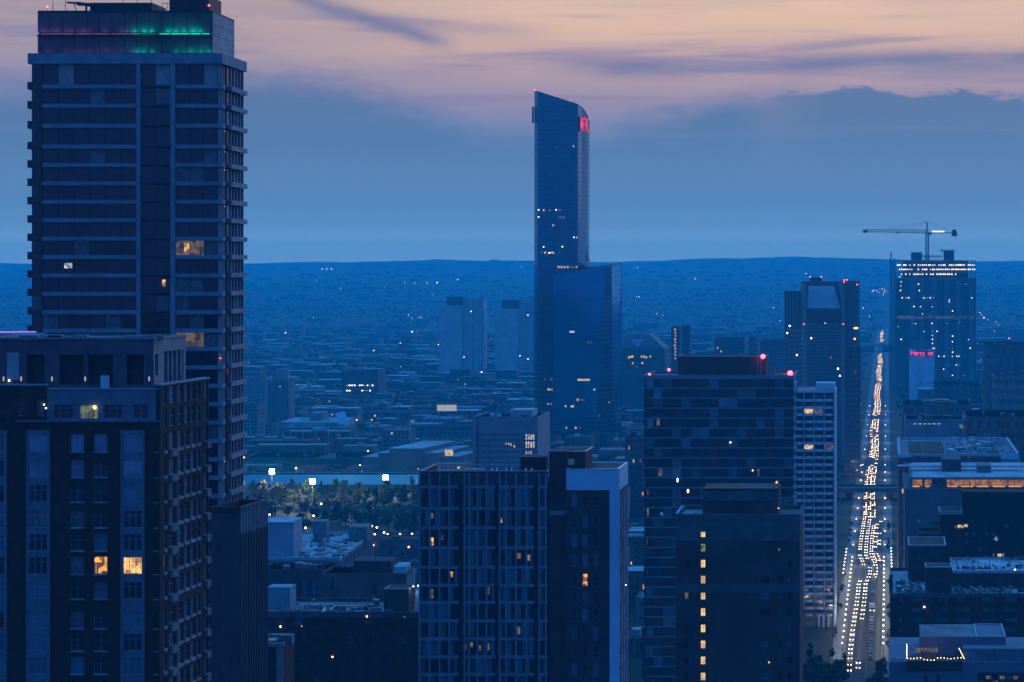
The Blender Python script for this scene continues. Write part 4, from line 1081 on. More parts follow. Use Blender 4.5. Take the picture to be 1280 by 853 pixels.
    m.box(0, cl, -1.2, 1.2, hgt - .4, hgt + .8); m.box(cl - 5, cl + 1, -1.8, 1.8, hgt - 4, hgt + 1); m.box(cl - 4.5, cl, -1.5, 1.5, hgt + 1, hgt + 4)
    link('counter_jib', m.mesh('counter_jib', metal_d), parent=c)
    m = MB()
    for sx in (-1, 1): m.rod((sx * 1.2, 0, hgt), (-.2, 0, ap), .45)
    m.box(-2.4, .6, -1.2, 1.2, ap - .6, ap + .3)
    for i in range(4): zz = hgt + 2.2 + i * 2.4; m.rod((-1 + i * .2, 0, zz), (1 - i * .2, 0, zz), .25)
    link('apex_frame', m.mesh('apex_frame', metal_d), parent=c)
    m = MB(); m.rod((-1.5, 0, ap), (jl * .62, 0, hgt + 4), .16, 4); m.rod((-1.5, 0, ap), (jl * .3, 0, hgt + 4), .16, 4); m.rod((0, 0, ap), (cl - 3, 0, hgt + 1), .16, 4)
    link('tie_bars', m.mesh('tie_bars', metal_d), parent=c)
    m = MB(); m.box(1.5, 4.5, -2.6, -.6, hgt - 2.6, hgt + .2); link('cab', m.mesh('cab', metal_m), parent=c)
    m = MB(); m.box(PX(1165, Y) - cx, PX(1180, Y) - cx, -1.7, -1.3, hgt + .9, hgt + 2.6); link('light_box', m.mesh('light_box', emit('white_banner_light', (1, .95, .92), 1.6)), parent=c)
construction_block()

def sign_block():
    B = Bld('blank_walled_block', 'narrow blue-grey block with a red lit sign across its blank front', 'tower', 1137, 1168, 2330, 30)
    z, u = B.z, B.u; wt = mat('blank_pale_wall', (.60, .78, .92), .8, .12, .1, streak=.25)
    B.solid('walls', wt, 0, z(438) - .5, 0); B.cap(roof_m, wt, z(437.5), .8, .4)
    B.solid('plant_room', stone_mid, z(438) - .8, z(427), 0, u(1144), u(1160), 6, 18)
    B.front.box('sign_backing', metal_d, 1.2, B.w - 1.5, z(445), z(438.8), 0, .3)
    m = MB()
    # red lettering: rough strokes of "Mercy" and a shorter word, as read from this distance
    glyph = {'M': [(0, 0, 0, 1), (0, 1, .5, .4), (.5, .4, 1, 1), (1, 1, 1, 0)], 'e': [(0, .35, 1, .35), (1, .35, .9, .7), (.9, .7, .1, .7), (.1, .7, 0, .1), (0, .1, .9, 0)],
             'r': [(0, 0, 0, .7), (0, .6, 1, .7)], 'c': [(1, .65, .1, .7), (.1, .7, .1, .05), (.1, .05, 1, 0)], 'y': [(0, .7, .5, .1), (1, .7, .3, -.25)],
             'n': [(0, 0, 0, .7), (0, .65, .9, .65), (.9, .65, .95, 0)]}
    x = 1.9; h = (z(439.3) - z(444.2))
    for ch in 'Mercy ne':
        if ch != ' ':
            wd = 3.6 if ch == 'M' else 2.0
            q = MB()
            for ax, az_, bx, bz in glyph[ch]:
                a_, b_ = Vector((x + ax * wd, -.6, z(444.2) + az_ * h)), Vector((x + bx * wd, -.6, z(444.2) + bz * h)); q.rod(a_, b_, .42, 4)
            link('letter', q.mesh('letter', emit('red_letters', (1, .02, .09), 2.2)), parent=B.o)
            x += wd + .75
        else: x += 3.6
    B.front.box('dark_stain_window', conc_dark, u(1149.5), u(1151), z(481), z(477), 0, .1)
sign_block()

# pitched-roof block with a pale triangle, centre
def gable_block():
    B = Bld('pitched_roof_office', 'hazy office block with steep pitched roof and a pale triangle on it', 'office block', 777, 831, 2050, 40)
    z, u = B.z, B.u; wt = mat('far_warm_stone', (.15, .15, .165), .8, .15, .1, streak=.3)
    B.solid('walls', wt, 0, z(436), 0)
    m = MB(); q = [(0, 0), (B.w, 0), (B.w + 7, 40), (7, 40)]
    m.hexa([(*q[0], z(436)), (*q[1], z(436)), (*q[2], z(436)), (*q[3], z(436)), (5, 14, z(418)), (B.w - 14, 14, z(418)), (B.w - 8, 30, z(418)), (9, 30, z(418))])
    link('pitched_roof', m.mesh('pitched_roof', mat('slate_roof', (.10, .11, .13), .6, .15, .2)), parent=B.o)
    m = MB(); m.rod((B.w, -.2, z(436)), (B.w - 14, 14, z(418)), .5); link('ridge_trim', m.mesh('ridge', metal_l), parent=B.o)
    m = MB(); a, c, t = (u(789), -.3, z(425)), (u(804), -.3, z(425)), (u(796.5), -.3, z(435)); m.v = [a, t, c, (a[0], 3, a[2]), (t[0], .5, t[2]), (c[0], 3, c[2])]; m.f = [(0, 1, 2), (5, 4, 3), (0, 3, 4, 1), (1, 4, 5, 2), (2, 5, 3, 0)]; m.mi = [0] * 5
    link('triangular_panel', m.mesh('triangle', white_p), parent=B.o)
    B.grid(B.front, 2, B.w - 2, z(500), z(438), 12, 14, .5, .5, [g_dark, conc_dark], lit=0)
    for x, y in ((785, 447), (788, 446), (790, 446), (801, 446), (804, 446), (807, 447), (812, 446), (790, 454), (802, 454), (786, 447)): B.front.box('lit_window', L_cream, u(x) , u(x) + 1.4, z(y) - 1, z(y) + 1, 0, .15)
gable_block()
B = plain('slim_block_with_lights', 'slim tower strung with warm lights right of the pitched-roof office', 'tower', 839, 850, 409, 2200, 20, conc_dark, roof_d, 5, 26, .0)
for y in range(412, 450, 4): B.front.box('lit_window', random.choice([L_cream, L_warm]), B.u(843) + random.uniform(-.8, .8), B.u(845), B.z(y) - 1, B.z(y) + 1, 0, .1)
plain('hazy_block', 'square hazy block behind the left side of the red-beaconed roof', 'tower', 850, 862, 408, 2300, 20, conc_dark, roof_d, 5, 24, .01)
plain('wide_hazy_block', 'wide low hazy block behind the red-beaconed roof', 'office block', 893, 930, 423, 2350, 30, conc_dark, roof_m, 16, 18, .01)
plain('hazy_pale_tower', 'pale hazy tower beside the wide block, behind the red beacon', 'tower', 936, 946, 421, 2000, 20, stone_mid, roof_m, 5, 30, .01)
plain('mauve_hazy_block', 'mauve-grey hazy block left of the stepped skyscraper', 'tower', 950, 981, 425, 2100, 30, mat('mauve_stone', (.17, .14, .17), .85, .12, .1), roof_m, 12, 26, .004)
plain('small_hazy_block', 'small block between angular tower and banded glass block', 'office block', 781, 806, 545, 1250, 30, conc_dark, roof_l, 8, 12, .03)
plain('pale_corner_building', 'pale small office with square windows between the two glass towers', 'office block', 783, 805, 532, 1380, 14, stone_pale, roof_l, 5, 10, .05)

# ---- right hand stack of roofs along the avenue
def clutter(B, u0, u1, d0, d1, z, n, seed, name='roof_gear'):
    # pipes, vents, hatches and cable runs on a roof, each too small to pick apart
    q = random.Random(seed); m = MB()
    for i in range(n):
        x, d = q.uniform(u0, u1), q.uniform(d0, d1); x += B.k * d; t = q.random()
        if t < .35: m.box(x, x + q.uniform(.4, 1.6), d, d + q.uniform(.4, 1.4), z, z + q.uniform(.3, 1.1), q.choice([metal_m, conc, metal_d]))
        elif t < .6: m.rod((x, d, z), (x, d, z + q.uniform(.5, 1.5)), .12, 5, metal_m)
        elif t < .85: m.rod((x, d, z + .25), (min(x + q.uniform(1, 6), u1 + B.k * d), d + q.uniform(-.3, .3), z + .25), .09, 4, metal_m)
        else: m.rod((x, d, z + .2), (x, min(d + q.uniform(1, 5), d1), z + .2), .08, 4, metal_m)
    tag(link(name, m.mesh(name), parent=B.o), kind='stuff')
def right_stack():
    A = lambda n, l, c, a, b, y, Y, d, *r, **k_: plain(n, l, c, a, b, y, Y, d, *r, **k_)
    B = A('windowed_warehouse', 'long block with rows of small square windows at the right edge, far', 'warehouse', 1243, 1300, 469, 1500, 30, stone_mid, roof_l, 20, 10, .0)
    B = A('flat_roofed_depot', 'flat depot roof with pale edge right of the unfinished high-rise', 'depot', 1168, 1228, 482, 2120, 90, conc_dark, roof_d, 20, 3, .02)
    B = A('low_office', 'low dark office with a pale roof edge below the red lit sign', 'office block', 1128, 1215, 506, 1560, 60, conc_dark, roof_m, 26, 8, .004, plant=3)
    B = A('right_edge_depot', 'dark flat roofed block at far right above the warehouse', 'depot', 1231, 1320, 430, 1900, 60, conc_dark, roof_d, 20, 8, .003, plant=2)
    B = A('dark_mid_block', 'plain dark block at right edge behind the planted roof', 'office block', 1208, 1330, 521, 1180, 60, conc_dark, roof_d, 20, 10, .0)
    # behind the garden roof
    B = A('blue_fronted_block', 'blue-grey block with six small lit dashes behind the planted roof', 'office block', 1131, 1206, 524, 1010, 30, mat('mid_blue_cladding', (.22, .27, .33), .75, .15, .1, streak=.2), roof_l)
    for i in range(6): B.front.box('lit_dash', L_cool, B.u(1142 + 6 * i), B.u(1145.5 + 6 * i), B.z(530.6), B.z(529.6), 0, .1)
    B.front.box('lit_sign', L_green, B.u(1199), B.u(1204), B.z(536), B.z(531), 0, .1)
    # planted roof
    B = Bld('planted_roof_block', 'block with a white rimmed planted roof garden right of the avenue', 'office block', 1123, 1274, 900, 85)
    z, u = B.z, B.u; zt = z(567)
    B.solid('walls', conc_dark, 0, zt - 1.2, 0); B.solid('roof_deck', roof_m, zt - 1.2, zt - 1.0, .2); B.ring('parapet', white_dim, zt - 1.2, zt, 1.0, .1)
    B.front.box('fascia', conc, .5, B.w - 9, z(571), zt - 1.2, 0, .2); B.front.box('white_corner', white_p, B.w - 8, B.w, z(574), z(566.5), 0, .3); B.front.box('white_corner', white_p, 0, 5.5, z(572), z(567), 0, .3)
    gm = mat('roof_planting', (.035, .075, .03), .95, .5, .3)
    for a, b_, d0, d1 in ((1137, 1154, 12, 70), (1156, 1182, 12, 70), (1212, 1232, 30, 66), (1236, 1250, 12, 70)):
        B.solid('planting_bed', gm, zt - 1.0, zt - .6, 0, u(a), u(b_), d0, d1)
    m = MB(); rnd = random.Random(2)
    for i in range(60):
        x, d = rnd.uniform(u(1184), u(1262)), rnd.uniform(8, 76); m.box(x + d * .18, x + d * .18 + rnd.uniform(.3, 4), d, d + rnd.uniform(.3, 3), zt - 1, zt + rnd.uniform(-.5, 1.4))
    for i in range(16):
        x = u(1182) + rnd.uniform(0, 14); m.rod((x + 3, 20 + i, zt - 1), (x + 5, 22 + i * 2, zt + 3), .16)
    tag(link('roof_furniture', m.mesh('roof_furniture', white_dim), parent=B.o), kind='stuff')
    for i in range(5): B.solid('roof_unit', random.choice([white_p, metal_m]), zt - 1, zt + .8, 0, u(1186) + i * 4.5, u(1186) + i * 4.5 + 2.5, 10 + 9 * i % 40, 16 + 9 * i % 40)
    B.front.box('pale_ledge', stone_pale, 2, B.w * .33, z(580), z(578.6), 0, 2.5); B.front.box('pale_ledge', stone_pale, B.w * .85, B.w, z(579), z(573.5), 0, 2.5)
    B.front.box('lit_window', L_green, u(1189.5), u(1191.5), z(573.2), z(571), 0, .3); B.front.box('lit_window', L_dim, u(1209.5), u(1211.5), z(573.2), z(571), 0, .3)
    B.grid(B.front, 1, B.w - 1, 2, z(582), 24, 14, .5, .45, lit=.003); B.left.box('pale_edge', stone_pale, 0, 85, z(571), z(569), 0, .3)
    # orange-lit terrace
    B = Bld('terrace_block', 'block with an orange-lit top floor terrace under a pale flat roof', 'office block', 1131, 1300, 780, 60)
    z, u = B.z, B.u; zr = z(597)
    B.solid('walls', mat('slate_blue_render', (.15, .165, .19), .85, .12, .15, streak=.25), 0, z(611), 0)
    B.solid('terrace_back', conc, z(611), zr - .4, 0, 2, B.w, 5, 60); B.solid('roof', roof_l, zr - .4, zr, 0, 3, B.w, 1.5, 60)
    B.front.box('roof_fascia', stone_pale, 3, B.w, z(599.5), zr - .05, -1.6, -1.2)
    for i in range(7): B.front.box('terrace_column', conc, 3 + i * 7.2, 3.2 + i * 7.2, z(611), z(599.5), -1.9, -1.6)
    og = emit('orange_terrace_light', (1.0, .40, .07), 1.5, sample=True)
    wl = emit('orange_wash_glow', (1.0, .42, .09), .42, .6, .9)  # orange light across the terrace back, given as the surface's own glow
    for a, b_ in ((1140, 1153), (1156, 1165), (1184, 1200), (1200.6, 1220), (1220.6, 1240), (1240.6, 1260), (1260.6, 1281), (1281.6, 1298)):
        bf = Frame(B.o, u(a) + .9, 5, u(b_) - u(a), 0)
        bf.box('lit_glazing', wl, 0, u(b_) - u(a), z(609.5), z(601.5), 0, .1)
        bf.box('light_trough', og, .3, u(b_) - u(a) - 1, z(610.3), z(609.6), .3, .5)
    B.front.box('roof_edge_strip', white_dim, 2.5, B.w, z(592), z(590.5), -30, -25)
    B.solid('plant_room', conc_dark, zr, z(581), 0, u(1180), u(1204), 22, 40); B.solid('plant_room', stone_mid, zr, z(588), 0, u(1225), u(1242), 18, 30)
    B.grid(B.front, B.w * .45, B.w - 1, z(720), z(640), 12, 6, .5, .4, lit=.0)
    for x, y in ((1203.5, 619), (1204, 623), (1230, 625)): B.front.box('small_lamp', spark, u(x), u(x) + .25, z(y), z(y) + .3, 0, .2)
    B.left.box('pale_edge', stone_pale, 0, 60, z(612), z(610.6), 0, .3)
    # dark stepped brick block
    B = Bld('stepped_brick_block', 'dark brick block stepping down toward the avenue, two lit windows', 'apartment block', 1148, 1300, 650, 12)
    z, u = B.z, B.u
    B.solid('walls', brick_neutral, 0, z(616), 0, u(1203), B.w); B.cap(roof_d, brick_dark, z(615), .8, .4, u0=u(1203), u1=B.w)
    B.solid('walls', brick_dark, 0, z(640), 0, u(1175), u(1203) - .02, -1.5, 11); B.cap(roof_m, stone_pale, z(638.5), .8, .5, u0=u(1174), u1=u(1203), d0=-1.5, d1=11)
    B.solid('walls', brick_dark, 0, z(667), 0, 0, u(1175) - .02, -3, 10); B.cap(roof_l, stone_mid, z(655), .8, .4, u0=0, u1=u(1175), d0=5, d1=10)
    B.ring('step_parapet', conc_dark, z(668), z(665), .3, 0, 0, u(1175), -3, 10)
    hs = []
    for i in range(12):
        for j in range(10):
            x, y = 1206 + i * 8.4, 656 + j * 9.6 - (9.6 * 3 if j > 7 else 0)
            if x > 1296: continue
            B.front.box('window', random.choice([g_dark, g_dark, g_curtain, metal_d]), u(x), u(x + 4.4), z(y + 4.5), z(y), 0, .05)
    for x, y, w_, m in ((1196, 657.5, 7, L_cream), (1205.5, 657, 4, L_cream), (1192, 658, 2.5, L_dim), (1247, 694.3, 5, L_cream), (1252.5, 693.8, 2.5, L_green), (1241, 694, 2, L_dim)): B.front.box('lit_window', m, u(x), u(x + w_), z(y + 1.8), z(y - 1.8), .05 if x > 1203 else 1.5, .2 if x > 1203 else 1.7)
    m = MB()
    for i in range(16): m.ball((u(1242) + random.uniform(0, 1.3), -.6, z(676 - random.uniform(0, 6))), .1)
    link('string_lights', m.mesh('string_lights', L_cool), parent=B.o)
    # brick block with pale roofs
    B = Bld('pale_roofed_brick_block', 'dark brick block with pale flat roof strips and dim blue windows right of avenue', 'apartment block', 1113, 1300, 560, 48)
    z, u = B.z, B.u; zt = z(742)
    B.solid('walls', brick_dark, 0, zt - .9, 0)
    B.solid('roof', roof_l, zt - 1.1, zt - .85, .3); B.ring('parapet', conc_dark, zt - 1.1, zt, .3, .05)
    rb = mat('rear_brick', (.065, .05, .048), .9, .25, .6)
    B.solid('rear_wing', rb, zt - 1, z(723) - .7, 0, u(1193), B.w, 14, 40); B.solid('rear_roof', roof_l, z(723) - .7, z(723) - .5, .1, u(1193), B.w, 14, 40); B.ring('rear_parapet', white_dim, z(723) - .72, z(723), .35, .05, u(1193), B.w, 14, 40)
    B.solid('stair_tower', rb, zt - 1, z(712), 0, u(1157), u(1190), 3, 10); B.ring('stair_coping', white_dim, z(712), z(710.4), .3, .08, u(1157), u(1190), 3, 10)
    B.solid('rear_tower', rb, zt - 1, z(699), 0, u(1137), u(1186), 26, 44); B.ring('rear_coping', white_dim, z(699), z(697.2), .3, .08, u(1137), u(1186), 26, 44)
    B.solid('dark_vent', metal_d, zt - 1, z(722), 0, u(1111.5), u(1116), 5, 8)
    m = MB(); rnd = random.Random(9)
    for i in range(36):
        x, d = rnd.uniform(u(1120), u(1154)), rnd.uniform(2, 24); m.box(x + d * .18, x + d * .18 + rnd.uniform(.3, 1.6), d, d + rnd.uniform(.3, 2.), zt - 1, zt + rnd.uniform(-.5, .9))
    for i in range(24):
        x = rnd.uniform(u(1196), u(1275)); m.box(x, x + rnd.uniform(.2, .7), 2 + rnd.uniform(0, 8), 11, zt - .9, zt + rnd.uniform(-.4, .5))
        x = rnd.uniform(u(1196), u(1275)); m.box(x, x + rnd.uniform(.2, .5), 20, 20.5, z(723) - .6, z(723) + rnd.uniform(.0, .5))
    tag(link('roof_gear', m.mesh('roof_gear', metal_m), parent=B.o), kind='stuff')
    clutter(B, 2, B.w - 4, 1, 12, zt - .85, 60, 1); clutter(B, u(1195), B.w - 2, 15, 39, z(723) - .5, 60, 2)
    dimb = [g_sky, g_sky, g_blue, g_dark, g_curtain]
    for i, x in enumerate((1124, 1140, 1170, 1198, 1228, 1256, 1284)):
        for j, y in enumerate((747.5, 760.5, 773, 785.5, 798, 811)):
            w_ = 4 if i == 0 else 15
            nb = 1 if i == 0 else 4
            for q in range(nb): B.front.window(u(x) + q * w_ / nb / B.ppm, z(y + 5), w_ / nb / B.ppm - .08, 5.2 / B.ppm, random.choice(dimb), metal_d, 1, 1, .1, .05)
    B.left.box('brick_side', brick_neutral, 0, B.left.L, 0, zt - 1, -.1, .05)
    for x, y in ((1154.5, 759.5), (1268, 713)): B.front.box('small_lamp', spark, u(x), u(x) + .3, z(y), z(y) + .3, .05, .3)
    # pale block with festoon lights
    B = Bld('festoon_terrace_block', 'pale blue block at bottom right with string lights round its roof terrace', 'restaurant building', 1111, 1300, 450, 30)
    z, u = B.z, B.u; pw = mat('pale_blue_render', (.17, .18, .24), .8, .12, .25, streak=.3)
    zt = z(814); zf = z(816)
    B.solid('walls', pw, 0, zf - 2, 0)
    B.solid('upper_storey', pw, zf - 2, z(803), 0, u(1151), u(1259), 6, 22); B.ring('upper_coping', white_dim, z(803), z(801.5), .25, .08, u(1222), u(1259), 6, 22); B.solid('upper_roof', roof_m, z(803), z(802.3), .2, u(1151), u(1221), 6, 22)
    B.solid('right_storey', pw, zf - 2, z(812), 0, u(1204), B.w, 1.0, 6)
    B.solid('terrace_front', mat('dark_terrace_front', (.055, .05, .045), .8, .2, .5), zf - 4, z(826), 0, u(1133), u(1203), -.1, .25)
    B.solid('terrace_floor', mat('timber_deck', (.12, .08, .05), .7, .3, 1.), zf - 2, zf - 1.8, 0, u(1133), u(1203), .25, 6)
    for i in range(9):
        x = u(1138) + i * 1.45; m = MB(); m.box(0, .8, 0, .8, .7, .78); m.box(.35, .45, .35, .45, 0, .7); link('terrace_table', m.mesh('table', bark), (x + .4, 2 + (i % 3), zf - 1.8), 0, B.o)
    for i in range(7): B.front.box('lit_glazing', L_dim, u(1150) + i * .75, u(1150) + i * .75 + .55, z(822), z(816.5), -6, -5.9)
    bulb = emit('festoon_bulb', (1.0, .72, .35), 9, sample=False)
    pts = [(1133.5, y) for y in range(806, 824, 2)] + [(1199 + t * .5, 811 + t) for t in range(0, 13, 2)] + [(1134 + i * 4.2, 823 + math.sin(i * 1.1) * .6 + (2 if 4 < i < 9 else 0)) for i in range(17)]
    m = MB()
    for x, y in pts: m.ball((u(x), .0, z(y)), .085, bulb, 5)
    tag(link('string_lights', m.mesh('string_lights'), parent=B.o), kind='stuff')
    m = MB(); ps = [(u(x), 0, z(y)) for x, y in pts]
    for s0, s1 in ((0, 8), (9, 15), (16, 32)):
        for j in range(s0, min(s1, len(ps) - 1)): m.rod(ps[j], ps[j + 1], .02, 3)
    link('lamp_cable', m.mesh('lamp_cable', metal_d), parent=B.o)
    pl_ = bpy.data.lights.new('terrace_glow', 'POINT'); pl_.energy = 60; pl_.color = (1, .6, .3); pl_.shadow_soft_size = .5
    po = link('terrace_glow', pl_, (u(1165), 2.5, zf + 1), 0, B.o)
    for i in range(5):
        m = MB(); m.box(0, 3.2, 0, .35, 0, .3); o = link('roof_louvre', m.mesh('louvre', white_dim), (u(1112) + .3 + i * .35, 1 + i * .9, z(826) + .2 - i * .32), -.45, B.o)
    for a, w_ in ((1155, 4), (1171, 4)): B.front.box('window', g_dark, u(a), u(a + w_), z(853), z(844), 0, .04)
    for a in (1232, 1243): B.front.box('window', g_curtain, u(a), u(a + 8), z(841), z(817), -.95, -.9)
    B.front.box('dark_storefront', metal_d, u(1222), B.w, 0, z(841), 0, .05)
    for j, y in enumerate((845, 851)):
        for i in range(6): B.front.box('window', random.choice([g_dark, L_dim, g_curtain]), u(1224 + i * 8.5), u(1230 + i * 8.5), z(y + 4), z(y), .05, .09)
right_stack()

# ---- left middle roofs
def left_roofs():
    rb = mat('dark_roof_brick', (.07, .065, .068), .9, .2, .5)
    # pale flat roofed building
    B = Bld('flat_pale_roof_building', 'long building with pale blue flat roof and boxy roof houses below the park', 'office block', 300, 425, 800, 77, k=.1)
    z, u = B.z, B.u; wt = mat('blue_grey_wall', (.20, .235, .28), .8, .12, .2, streak=.2); zt = z(697)
    B.solid('walls', wt, 0, zt - .8, 0); B.solid('roof', roof_l, zt - 1.0, zt - .75, .3); B.ring('parapet', white_dim, zt - 1, zt, .5, .08)
    B.solid('roof_house', mat('pale_box_render', (.30, .36, .44), .8, .1, .2), zt - 1, z(657), 0, u(320), u(362), 8, 24); B.solid('roof_house_roof', roof_l, z(657), z(656), -.2, u(320), u(362), 8, 24)
    B.solid('roof_house', stone_mid, zt - 1, PZ(652, 850), 0, PX(376, 850) - B.x0, PX(392, 850) - B.x0, 50, 58); B.solid('roof_house', stone_mid, zt - 1, PZ(659, 852), 0, PX(420, 852) - B.x0, PX(443, 852) - B.x0, 52, 64)
    m = MB(); rnd = random.Random(8)
    for i in range(40):
        x, d = rnd.uniform(u(365), u(418)), rnd.uniform(4, 72); m.box(x + d * .1, x + d * .1 + rnd.uniform(.5, 5), d, d + rnd.uniform(.4, 2), zt - .9, zt + rnd.uniform(-.4, .6))
    tag(link('roof_gear', m.mesh('roof_gear', metal_m), parent=B.o), kind='stuff')
    B.solid('vent_stack', white_dim, zt - 1, zt + 3.2, 0, u(385), u(388), 30, 32)
    clutter(B, 3, B.w - 3, 2, 74, zt - .75, 130, 3)
    r = B.right
    for i in range(16): r.box('side_pier', stone_pale, .5 + i * 4.85, 1.5 + i * 4.85, 0, zt - 1, 0, .5)
    for i in range(15):
        for j in range(3): r.box('window', random.choice([g_dark, g_blue, g_dark]), 1.9 + i * 4.85, 4.9 + i * 4.85, zt - 5 - j * 4.2, zt - 2.2 - j * 4.2, -.02, .1)
    for i in range(22): B.front.box('window', g_dark, 1 + i * 1.7, 1.9 + i * 1.7, zt - 5.5, zt - 1.6, 0, .05)
    # dark brick complex
    B = plain('dark_hip_block', 'dark low block beside ribbed tower under the pale flat roof', 'apartment block', 322, 410, 712, 690, 16, rb, roof_d, 14, 3, .0, zlo=20)
    B = Bld('broad_dark_block', 'broad dark blank block in the middle distance left of the grid slab', 'warehouse', 402, 508, 610, 15, k=.12)
    z, u = B.z, B.u; zt = z(717); wt = mat('dark_blank_wall', (.10, .105, .11), .9, .2, .2, streak=.3)
    B.solid('walls', wt, 0, zt - .6, 0); B.cap(roof_d, wt, zt, .6)
    B.solid('plant_room', rb, zt - .7, z(703), 0, u(439), u(487), 3, 12); B.solid('roof_slab', roof_l, zt - .7, z(711), 0, u(488), u(504), 4, 13)
    B.right.box('side_wall', stone_mid, 0, 15, 0, zt - .8, 0, .1); B.right.box('pale_downpipe', white_p, 10, 10.6, 0, zt - .2, .1, .6)
    for x, y, w_, h_ in ((414, 724, 3, 14), (424, 735, 3, 5), (466, 730, 5, 12), (395, 730, 3, 8), (474, 745, 4, 5)): B.front.box('window', g_dark, u(x), u(x + w_), z(y + h_), z(y), 0, .05)
    # nearest dark roof
    B = Bld('cluttered_roof_building', 'dark brick building with cluttered roof, ducts and cables in left foreground', 'apartment block', 300, 523, 470, 20)
    z, u = B.z, B.u; zt = z(765)
    wh = []
    for j, y in enumerate((771, 795, 819, 843, 867)):
        for i, x in enumerate((346, 368, 390, 412, 434, 456, 478, 500)): wh.append((u(x), u(x + 9), z(y + 11), z(y)))
    B.front.wall('brick_wall', brick_dark, 0, B.w, z(900), zt, wh, -.5, 0); B.front.box('base_wall', brick_dark, 0, B.w, 0, z(900), -.5, 0)
    for i, h in enumerate(wh):
        B.front.window(h[0], h[2], h[1] - h[0], h[3] - h[2], random.choice([g_dark, g_dark, metal_d, g_curtain, g_dark]) if i not in (0, 1) else g_blue, metal_d, 2, 2, -.3, .06)
    B.solid('core_wall', conc_dark, 0, zt - 1.2, .5); B.solid('roof', roof_m, zt - 1.3, zt - .9, .3); B.ring('parapet', conc_dark, zt - 1.3, zt + .01, .3, .02)
    clutter(B, 6, B.w - 2, 1, 19, zt - .9, 120, 4)
    B.solid('stair_house', rb, zt - 1, z(740), 0, u(476), u(507), 3, 9); B.ring('stair_house_coping', metal_m, z(740), z(738.8), .2, .1, u(476), u(507), 3, 9)
    B.solid('white_wall', white_p, zt - 1, z(744), 0, u(512), u(523), 6, 6.4); B.solid('shed', mat('teal_shed', (.20, .33, .40), .7, .1, .3), zt - 1, z(742), 0, u(318), u(348), 9, 14)
    sp1 = bpy.data.lights.new('roof_lamp_light', 'POINT'); sp1.energy = 45; sp1.color = (.9, 1, .9); link('roof_lamp_light', sp1, (u(517), 4.6, z(742)), 0, B.o)
    for x in (515.5, 521.5): m = MB(); m.ball((u(x), 4.5, z(736 if x > 520 else 737)), .16, emit('cool_roof_lamp', (.9, 1, .8), 6)); link('roof_lamp', m.mesh('lamp'), parent=B.o)
    m = MB(); m.box(u(416), u(452), 5, 5.5, zt + .3, zt + .62); m.rod((u(416), 5, zt + .5), (u(407), 2.2, zt - .6), .14); m.rod((u(404), 4, zt + .3), (u(402), 2, zt - .5), .22); m.rod((u(402), 2, zt - .5), (u(405), 1.6, zt - .8), .22)
    link('pale_duct', m.mesh('pale_duct', metal_l), parent=B.o)
    m = MB(); rnd = random.Random(6)
    for i in range(26):
        x = rnd.uniform(u(336), u(374)); m.rod((x, 1 + rnd.uniform(0, 5), zt - .8), (x + rnd.uniform(-2, 2), 4 + rnd.uniform(0, 5), zt + rnd.uniform(-.3, .9)), .07, 4)
    for i in range(9): m.rod((u(336 + i * 4.5), 3, zt - .9), (u(336 + i * 4.5), 3, zt + 1.0), .06, 4)
    m.rod((u(336), 3, zt + .2), (u(374), 3, zt + 1.3), .06, 4)
    link('roof_cables', m.mesh('roof_cables', metal_m), parent=B.o)
    m = MB()
    for i in range(16): x, d = rnd.uniform(u(376), u(470)), rnd.uniform(1, 9); m.box(x, x + rnd.uniform(.5, 2.4), d, d + rnd.uniform(.4, 1.6), zt - .9, zt + rnd.uniform(-.5, .7))
    tag(link('roof_vents', m.mesh('roof_vents', conc), parent=B.o), kind='stuff')
    for x, y in ((350, 784), (376.5, 783.5), (458, 771.5), (363, 807), (415, 822), (505, 772)): B.front.box('small_lamp', spark if rnd.random() < .5 else L_cream, u(x), u(x) + .22, z(y), z(y) + .25, 0, .2)
    B = plain('pale_gatehouse', 'narrow pale post and beam building at bottom edge beside ribbed tower', 'building', 300, 354, 804, 420, 8, metal_d, roof_m, 0, 0)
    B.front.box('pale_pillar', stone_pale, B.u(346), B.u(353.5), 0, B.z(806), 0, .5); B.front.box('pale_beam', stone_pale, B.u(334), B.u(356), B.z(808), B.z(803.5), .1, .6)
    # buildings around the park
    B = Bld('stepped_hall', 'broad hall with three stepped pale roofs behind the park', 'hall', 458, 572, 1500, 60, k=.35)
    z, u = B.z, B.u; wt = mat('hall_wall', (.14, .15, .165), .85, .12, .1, streak=.2)
    for a, b_, y, d0, d1 in ((453, 472, 571, 0, 34), (472, 488.2, 566, 0, 52), (488.3, 530, 560, -3, 60), (530.2, 549, 566, 0, 60), (549.2, 570, 571, 4, 44)):
        B.solid('hall_bay', wt, 0, z(y) - .3, 0, u(a), u(b_), d0, d1); B.solid('bay_roof', roof_l, z(y) - .3, z(y), -.4, u(a), u(b_), d0, d1)
    B.front.box('lit_gable', L_cream, u(556), u(566), z(570.5), z(563), -4, -3.4)
    m = MB(); m.rod((u(509), 40, z(556)), (u(509), 40, z(529)), .35); m.box(u(509), u(515), 39.8, 40.2, z(533.5), z(530)); link('flagpole', m.mesh('flagpole', metal_l), parent=B.o)
    m = MB(); hz_ = PZ(514, 1700); m.box(-8, 8, -.5, .5, hz_, hz_ + 5)
    hb = bpy.data.objects.new('lit_billboard', None); COL.objects.link(hb); hb.location = (PX(558.5, 1700), 1700, 0)
    tag(hb, 'bright white rectangular hoarding above the dark ground behind the stepped hall', 'billboard')
    link('lit_panel', m.mesh('billboard', emit('pale_billboard', (.85, .85, .8), .45)), parent=hb)
